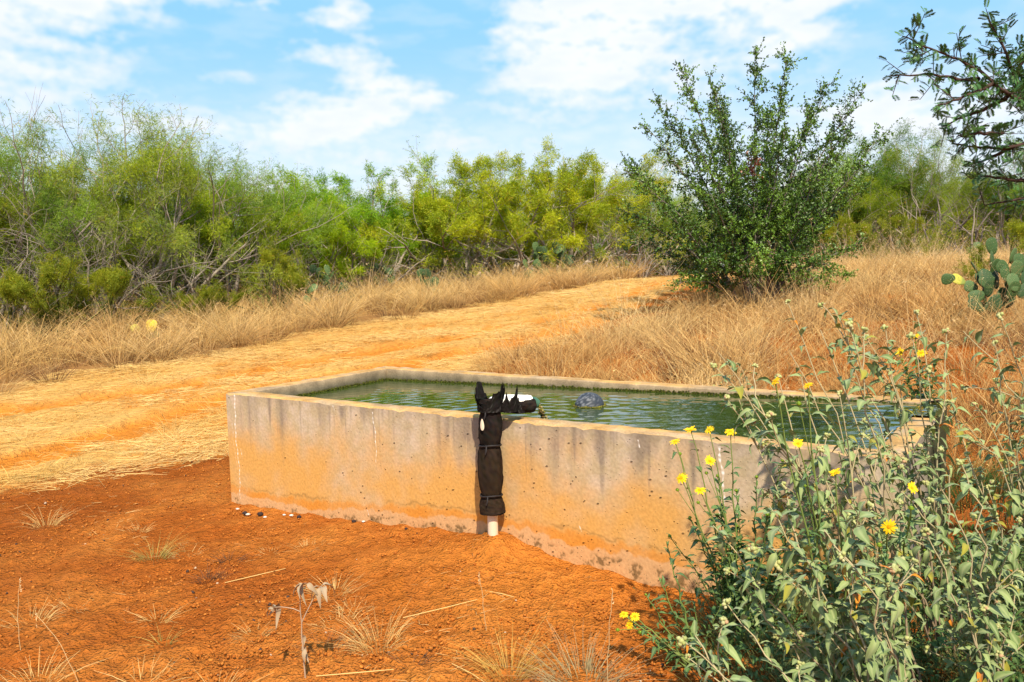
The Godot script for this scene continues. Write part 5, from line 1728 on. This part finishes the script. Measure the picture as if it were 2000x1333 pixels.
	for r in [[-0.62, -2.99, 0.28, 0.1, "long bleached straw lying at the bottom border"], [-0.35, -3.55, 0.35, 0.5, "long straw lying across the soil towards the pipe"], [-0.2, -2.95, 0.22, -0.9, "straw lying aslant beside the yellow clump"], [-1.3, -4.05, 0.3, 0.6, "straw lying between the dark tufts and the wall"], [-0.1, -3.7, 0.16, -0.6, "short bent straw lying in front of the pipe"]]:
		var b := MB.new()
		var d: Vector3 = Vector3(cos(r[3]), 0, -sin(r[3])) * r[2]
		b.tube(PackedVector3Array([-d * 0.5 + Vector3(0, 0.012, 0), Vector3(0.01, 0.018, 0.012), d * 0.5 + Vector3(0, 0.013, 0)]), PackedFloat32Array([0.0016, 0.002, 0.0012]), 4, lin(0.78, 0.54, 0.2))
		solo("fallen_straw", b.mesh(gm), r[4], "straw", "straws lying on the soil", "", on(r[0], r[1]))
	# pebbles and bird lime at the tank's foot
	var pebs := [[-1.80, -5.33, 0.013, 1, "white chip right at the tank's corner"], [-1.72, -5.22, 0.017, 0, "dark pebble nearest the corner of the tank"], [-1.61, -5.18, 0.019, 0, "largest dark pebble below the wall's end"], [-1.69, -5.19, 0.016, 1, "broad white chip beside the dark pebbles"], [-1.56, -5.11, 0.013, 1, "small white chip past the dark pebbles"], [-1.45, -5.14, 0.012, 1, "white chip against the wall's foot"], [-1.40, -5.12, 0.015, 1, "second white chip against the wall's foot"], [-1.34, -5.07, 0.015, 0, "dark pebble against the wall's foot"], [-0.97, -4.88, 0.014, 0, "dark pebble midway along the wall's foot"], [-0.91, -4.86, 0.012, 1, "white chip midway along the wall's foot"], [-0.63, -4.62, 0.009, 0, "tiny dark pebble between the wall's middle and the pipe"], [0.0, -4.38, 0.034, 2, "flat grey stone tucked beside the foot of the pipe"]]
	for r in pebs:
		var b := MB.new()
		var kk: Color = [lin(0.045, 0.035, 0.035), lin(0.75, 0.70, 0.62), lin(0.16, 0.12, 0.10)][r[3]]
		b.blob(Transform3D(Basis.from_scale(Vector3(r[2], r[2] * (0.7 if r[3] == 0 else 0.35), r[2] * 0.75)), Vector3.ZERO), 6, 9, kk, 0.12, rng)
		solo("pebble", b.mesh(m_plain_v), r[4], "pebble", "pebbles along the tank's foot", "", on(r[0], r[1], 0.012))

var m_weed: StandardMaterial3D

# ------------------------------------------------------------------ sky: air and clouds by direction
func sky_color(az: float, el: float) -> Color:
	# az to the right of -z, el above the horizon, degrees
	var up := clampf(el / 90.0, 0.0, 1.0)
	var k := lin(0.62, 0.76, 0.88).lerp(lin(0.26, 0.55, 0.87), smoothstep(0.03, 0.19, up))
	k = k.lerp(lin(0.10, 0.30, 0.74), smoothstep(0.2, 0.8, up))
	var wx := az + 1.8 * nz.get_noise_2d(az * 0.16, el * 0.3 + 77.0)
	var wy := el + 0.9 * nz.get_noise_2d(az * 0.16 + 50.0, el * 0.3)
	var l := 0.0
	var inside := 1.0 - smoothstep(33.0, 44.0, absf(az))
	inside *= 1.0 - smoothstep(21.0, 30.0, el)
	if inside > 0.0:
		for c in CLOUDS:
			var dx: float = wx - c[0]
			var dy: float = wy - c[1]
			var q: float = (dx * dx) / (c[2] * c[2]) + pow((dy - dx * c[5]) / c[3], 2.0)
			if q < 3.0:
				l += 0.72 * c[4] * (1.0 - smoothstep(0.1, 2.2, q))
	var wide := 0.5 + 0.9 * nz.get_noise_2d(az * 0.045 + 11.0, el * 0.10 + 3.0)
	l = lerpf(wide * 0.9, l, inside)
	var n := sf.get_noise_2d(az * 1.6 + el * 0.8, el * 5.2)
	var n2 := sf.get_noise_2d(az * 7.0 + 500.0, el * 11.0)
	var d := clampf((l + (n * 0.75 + n2 * 0.35) * clampf(l * 2.2 + 0.12, 0.0, 1.0) - 0.22) / 0.85, 0.0, 1.0)
	d = maxf(d, 0.85 * (1.0 - smoothstep(1.5, 12.0, el + 4.0 * n)))
	d = maxf(d, 0.22 * smoothstep(-0.2, 0.6, n) * (1.0 - smoothstep(14.0, 40.0, el)))
	var white := lin(0.80, 0.81, 0.83).lerp(lin(0.66, 0.73, 0.84), clampf(0.45 + n * 1.3 - l * 0.3, 0.0, 1.0) * 0.7)
	k = k.lerp(white, d * 0.93)
	if el < 0.0:
		k = lin(0.80, 0.86, 0.93).lerp(lin(0.35, 0.24, 0.14), smoothstep(0.0, -8.0, el))
	return k

var sf := FastNoiseLite.new()
# azimuth, elevation, half width, half height, strength, slope
const CLOUDS := [[11.5, 15.2, 10.5, 4.6, 1.0, 0.06], [5.2, 16.2, 4.2, 3.4, 0.7, 0.0], [17.0, 17.8, 8.5, 2.4, 0.7, 0.05], [3.0, 11.8, 4.0, 1.8, 0.45, 0.1],
	[-21.0, 18.0, 12.5, 1.2, 0.8, 0.05], [-29.0, 17.6, 6.5, 2.4, 0.6, 0.0], [-29.0, 14.7, 5.6, 1.9, 0.95, -0.1], [-24.0, 16.2, 4.5, 0.9, 0.5, -0.1], [-29.0, 11.4, 8.0, 1.8, 0.9, -0.06],
	[-14.6, 17.0, 1.4, 0.45, 0.75, 0.0], [-10.0, 16.8, 1.2, 0.6, 0.85, 0.0], [-11.8, 16.2, 1.3, 0.5, 0.7, 0.0], [-10.6, 14.6, 3.0, 1.9, 0.55, -0.3], [-13.6, 14.2, 1.5, 0.8, 0.6, 0.0], [-9.0, 12.9, 3.0, 1.3, 0.5, -0.2],
	[-8.3, 11.6, 5.5, 1.3, 0.85, 0.06], [-13.8, 10.4, 6.5, 1.0, 0.75, 0.0], [-4.2, 11.6, 1.7, 0.45, 0.8, 0.0], [-18.0, 12.6, 2.8, 0.5, 0.5, 0.0], [-10.0, 8.8, 14.0, 1.6, 0.7, 0.0],
	[19.8, 15.1, 1.6, 0.65, 0.9, 0.15], [18.8, 13.6, 1.7, 0.55, 0.85, 0.0], [22.1, 15.7, 0.9, 0.35, 0.7, 0.0], [24.2, 10.7, 3.6, 0.5, 0.65, 0.17], [27.0, 9.0, 7.5, 1.5, 0.75, 0.0], [21.5, 7.6, 9.0, 2.0, 0.75, 0.0],
	[-8.8, 18.8, 1.6, 0.5, 0.8, 0.0], [-5.6, 18.6, 1.2, 0.4, 0.7, 0.0], [28.0, 18.5, 5.0, 0.8, 0.35, 0.1]]

func make_sky() -> Sky:
	sf.noise_type = FastNoiseLite.TYPE_SIMPLEX_SMOOTH
	sf.seed = 17
	sf.frequency = 0.12
	sf.fractal_octaves = 5
	var W := 3072
	var H := 1536
	var lw := 768
	var lh := 384
	var low := Image.create_empty(lw, lh, false, Image.FORMAT_RGB8)
	for y in lh:
		var el := 90.0 - 180.0 * (y + 0.5) / lh
		for x in lw:
			var az := wrapf(360.0 * (x + 0.5) / lw, -180.0, 180.0)
			if el < -12.0:
				low.set_pixel(x, y, lin(0.35, 0.24, 0.14).linear_to_srgb())
			else:
				low.set_pixel(x, y, sky_color(az, el).linear_to_srgb())
	low.resize(W, H, Image.INTERPOLATE_BILINEAR)
	# the same sky drawn finer where the lens points
	var x0 := -int(W * 42.0 / 360.0)
	var x1 := int(W * 42.0 / 360.0)
	var y0 := int(H * (90.0 - 34.0) / 180.0)
	var y1 := int(H * (90.0 + 2.0) / 180.0)
	for y in range(y0, y1):
		var el := 90.0 - 180.0 * (y + 0.5) / H
		for x in range(x0, x1):
			low.set_pixel(posmod(x, W), y, sky_color(360.0 * (x + 0.5) / W, el).linear_to_srgb())
	var pm := PanoramaSkyMaterial.new()
	pm.panorama = ImageTexture.create_from_image(low)
	var s := Sky.new()
	s.sky_material = pm
	return s

# ------------------------------------------------------------------ all of it
func _ready() -> void:
	nz.noise_type = FastNoiseLite.TYPE_SIMPLEX_SMOOTH
	nz.seed = 3
	nz.frequency = 0.45
	nz.fractal_octaves = 3
	nf.noise_type = FastNoiseLite.TYPE_SIMPLEX_SMOOTH
	nf.seed = 8
	nf.frequency = 0.45
	nf.fractal_octaves = 2
	rng.seed = 1
	# camera
	var cam := Camera3D.new()
	cam.name = "camera"
	cam.fov = 43.92
	cam.near = 0.05
	cam.far = 2000.0
	cam.transform = Transform3D(Basis(Vector3(0.99926474, -0.03822556, 0.00296585), Vector3(0.03834045, 0.99627049, -0.07729887), Vector3(0, 0.07735575, 0.99700356)), Vector3(0, 1.438, 0))
	add_child(cam)
	# sky, sun, exposure
	var env := Environment.new()
	env.background_mode = Environment.BG_SKY
	env.sky = make_sky()
	env.background_energy_multiplier = 0.86
	env.tonemap_mode = Environment.TONE_MAPPER_LINEAR
	env.tonemap_exposure = 1.5
	env.sdfgi_enabled = true
	env.ssao_enabled = true
	env.ssil_enabled = true
	var we := WorldEnvironment.new()
	we.name = "world"
	we.environment = env
	add_child(we)
	var sun := DirectionalLight3D.new()
	sun.name = "sun"
	sun.light_energy = 1.5
	sun.light_color = Color(1.0, 0.94, 0.84)
	sun.light_angular_distance = 0.8
	sun.shadow_enabled = true
	sun.look_at_from_position(Vector3(0.12, 0.74, 0.64), Vector3.ZERO)
	add_child(sun)
	# shared materials
	m_plain_v = mat(1.0, 0.15)
	m_bark = mat(0.95, 0.15)
	m_leaf = mat(0.6, 0.35, 0.95, Color(0.95, 1.0, 0.35))
	m_stem = mat(0.8, 0.25)
	m_weed = mat(0.65, 0.3, 0.4, Color(0.9, 1.0, 0.4))
	var a := Vector3(0.84002, -0.02033, 0.54217).normalized()
	var n := Vector3(0.01579, 0.99979, 0.01302)
	n = (n - a * n.dot(a)).normalized()
	var bas := Basis(a, n, a.cross(n))
	tank_at = Transform3D(bas, Vector3(-1.89443, 0.73985, -5.52785) - n * TH)
	# the place, then the things
	make_ground()
	make_tank()
	make_thicket()
	make_big_shrub()
	make_overhang()
	make_pipe()
	make_float()
	make_cacti()
	make_near_plants()
	make_grass()
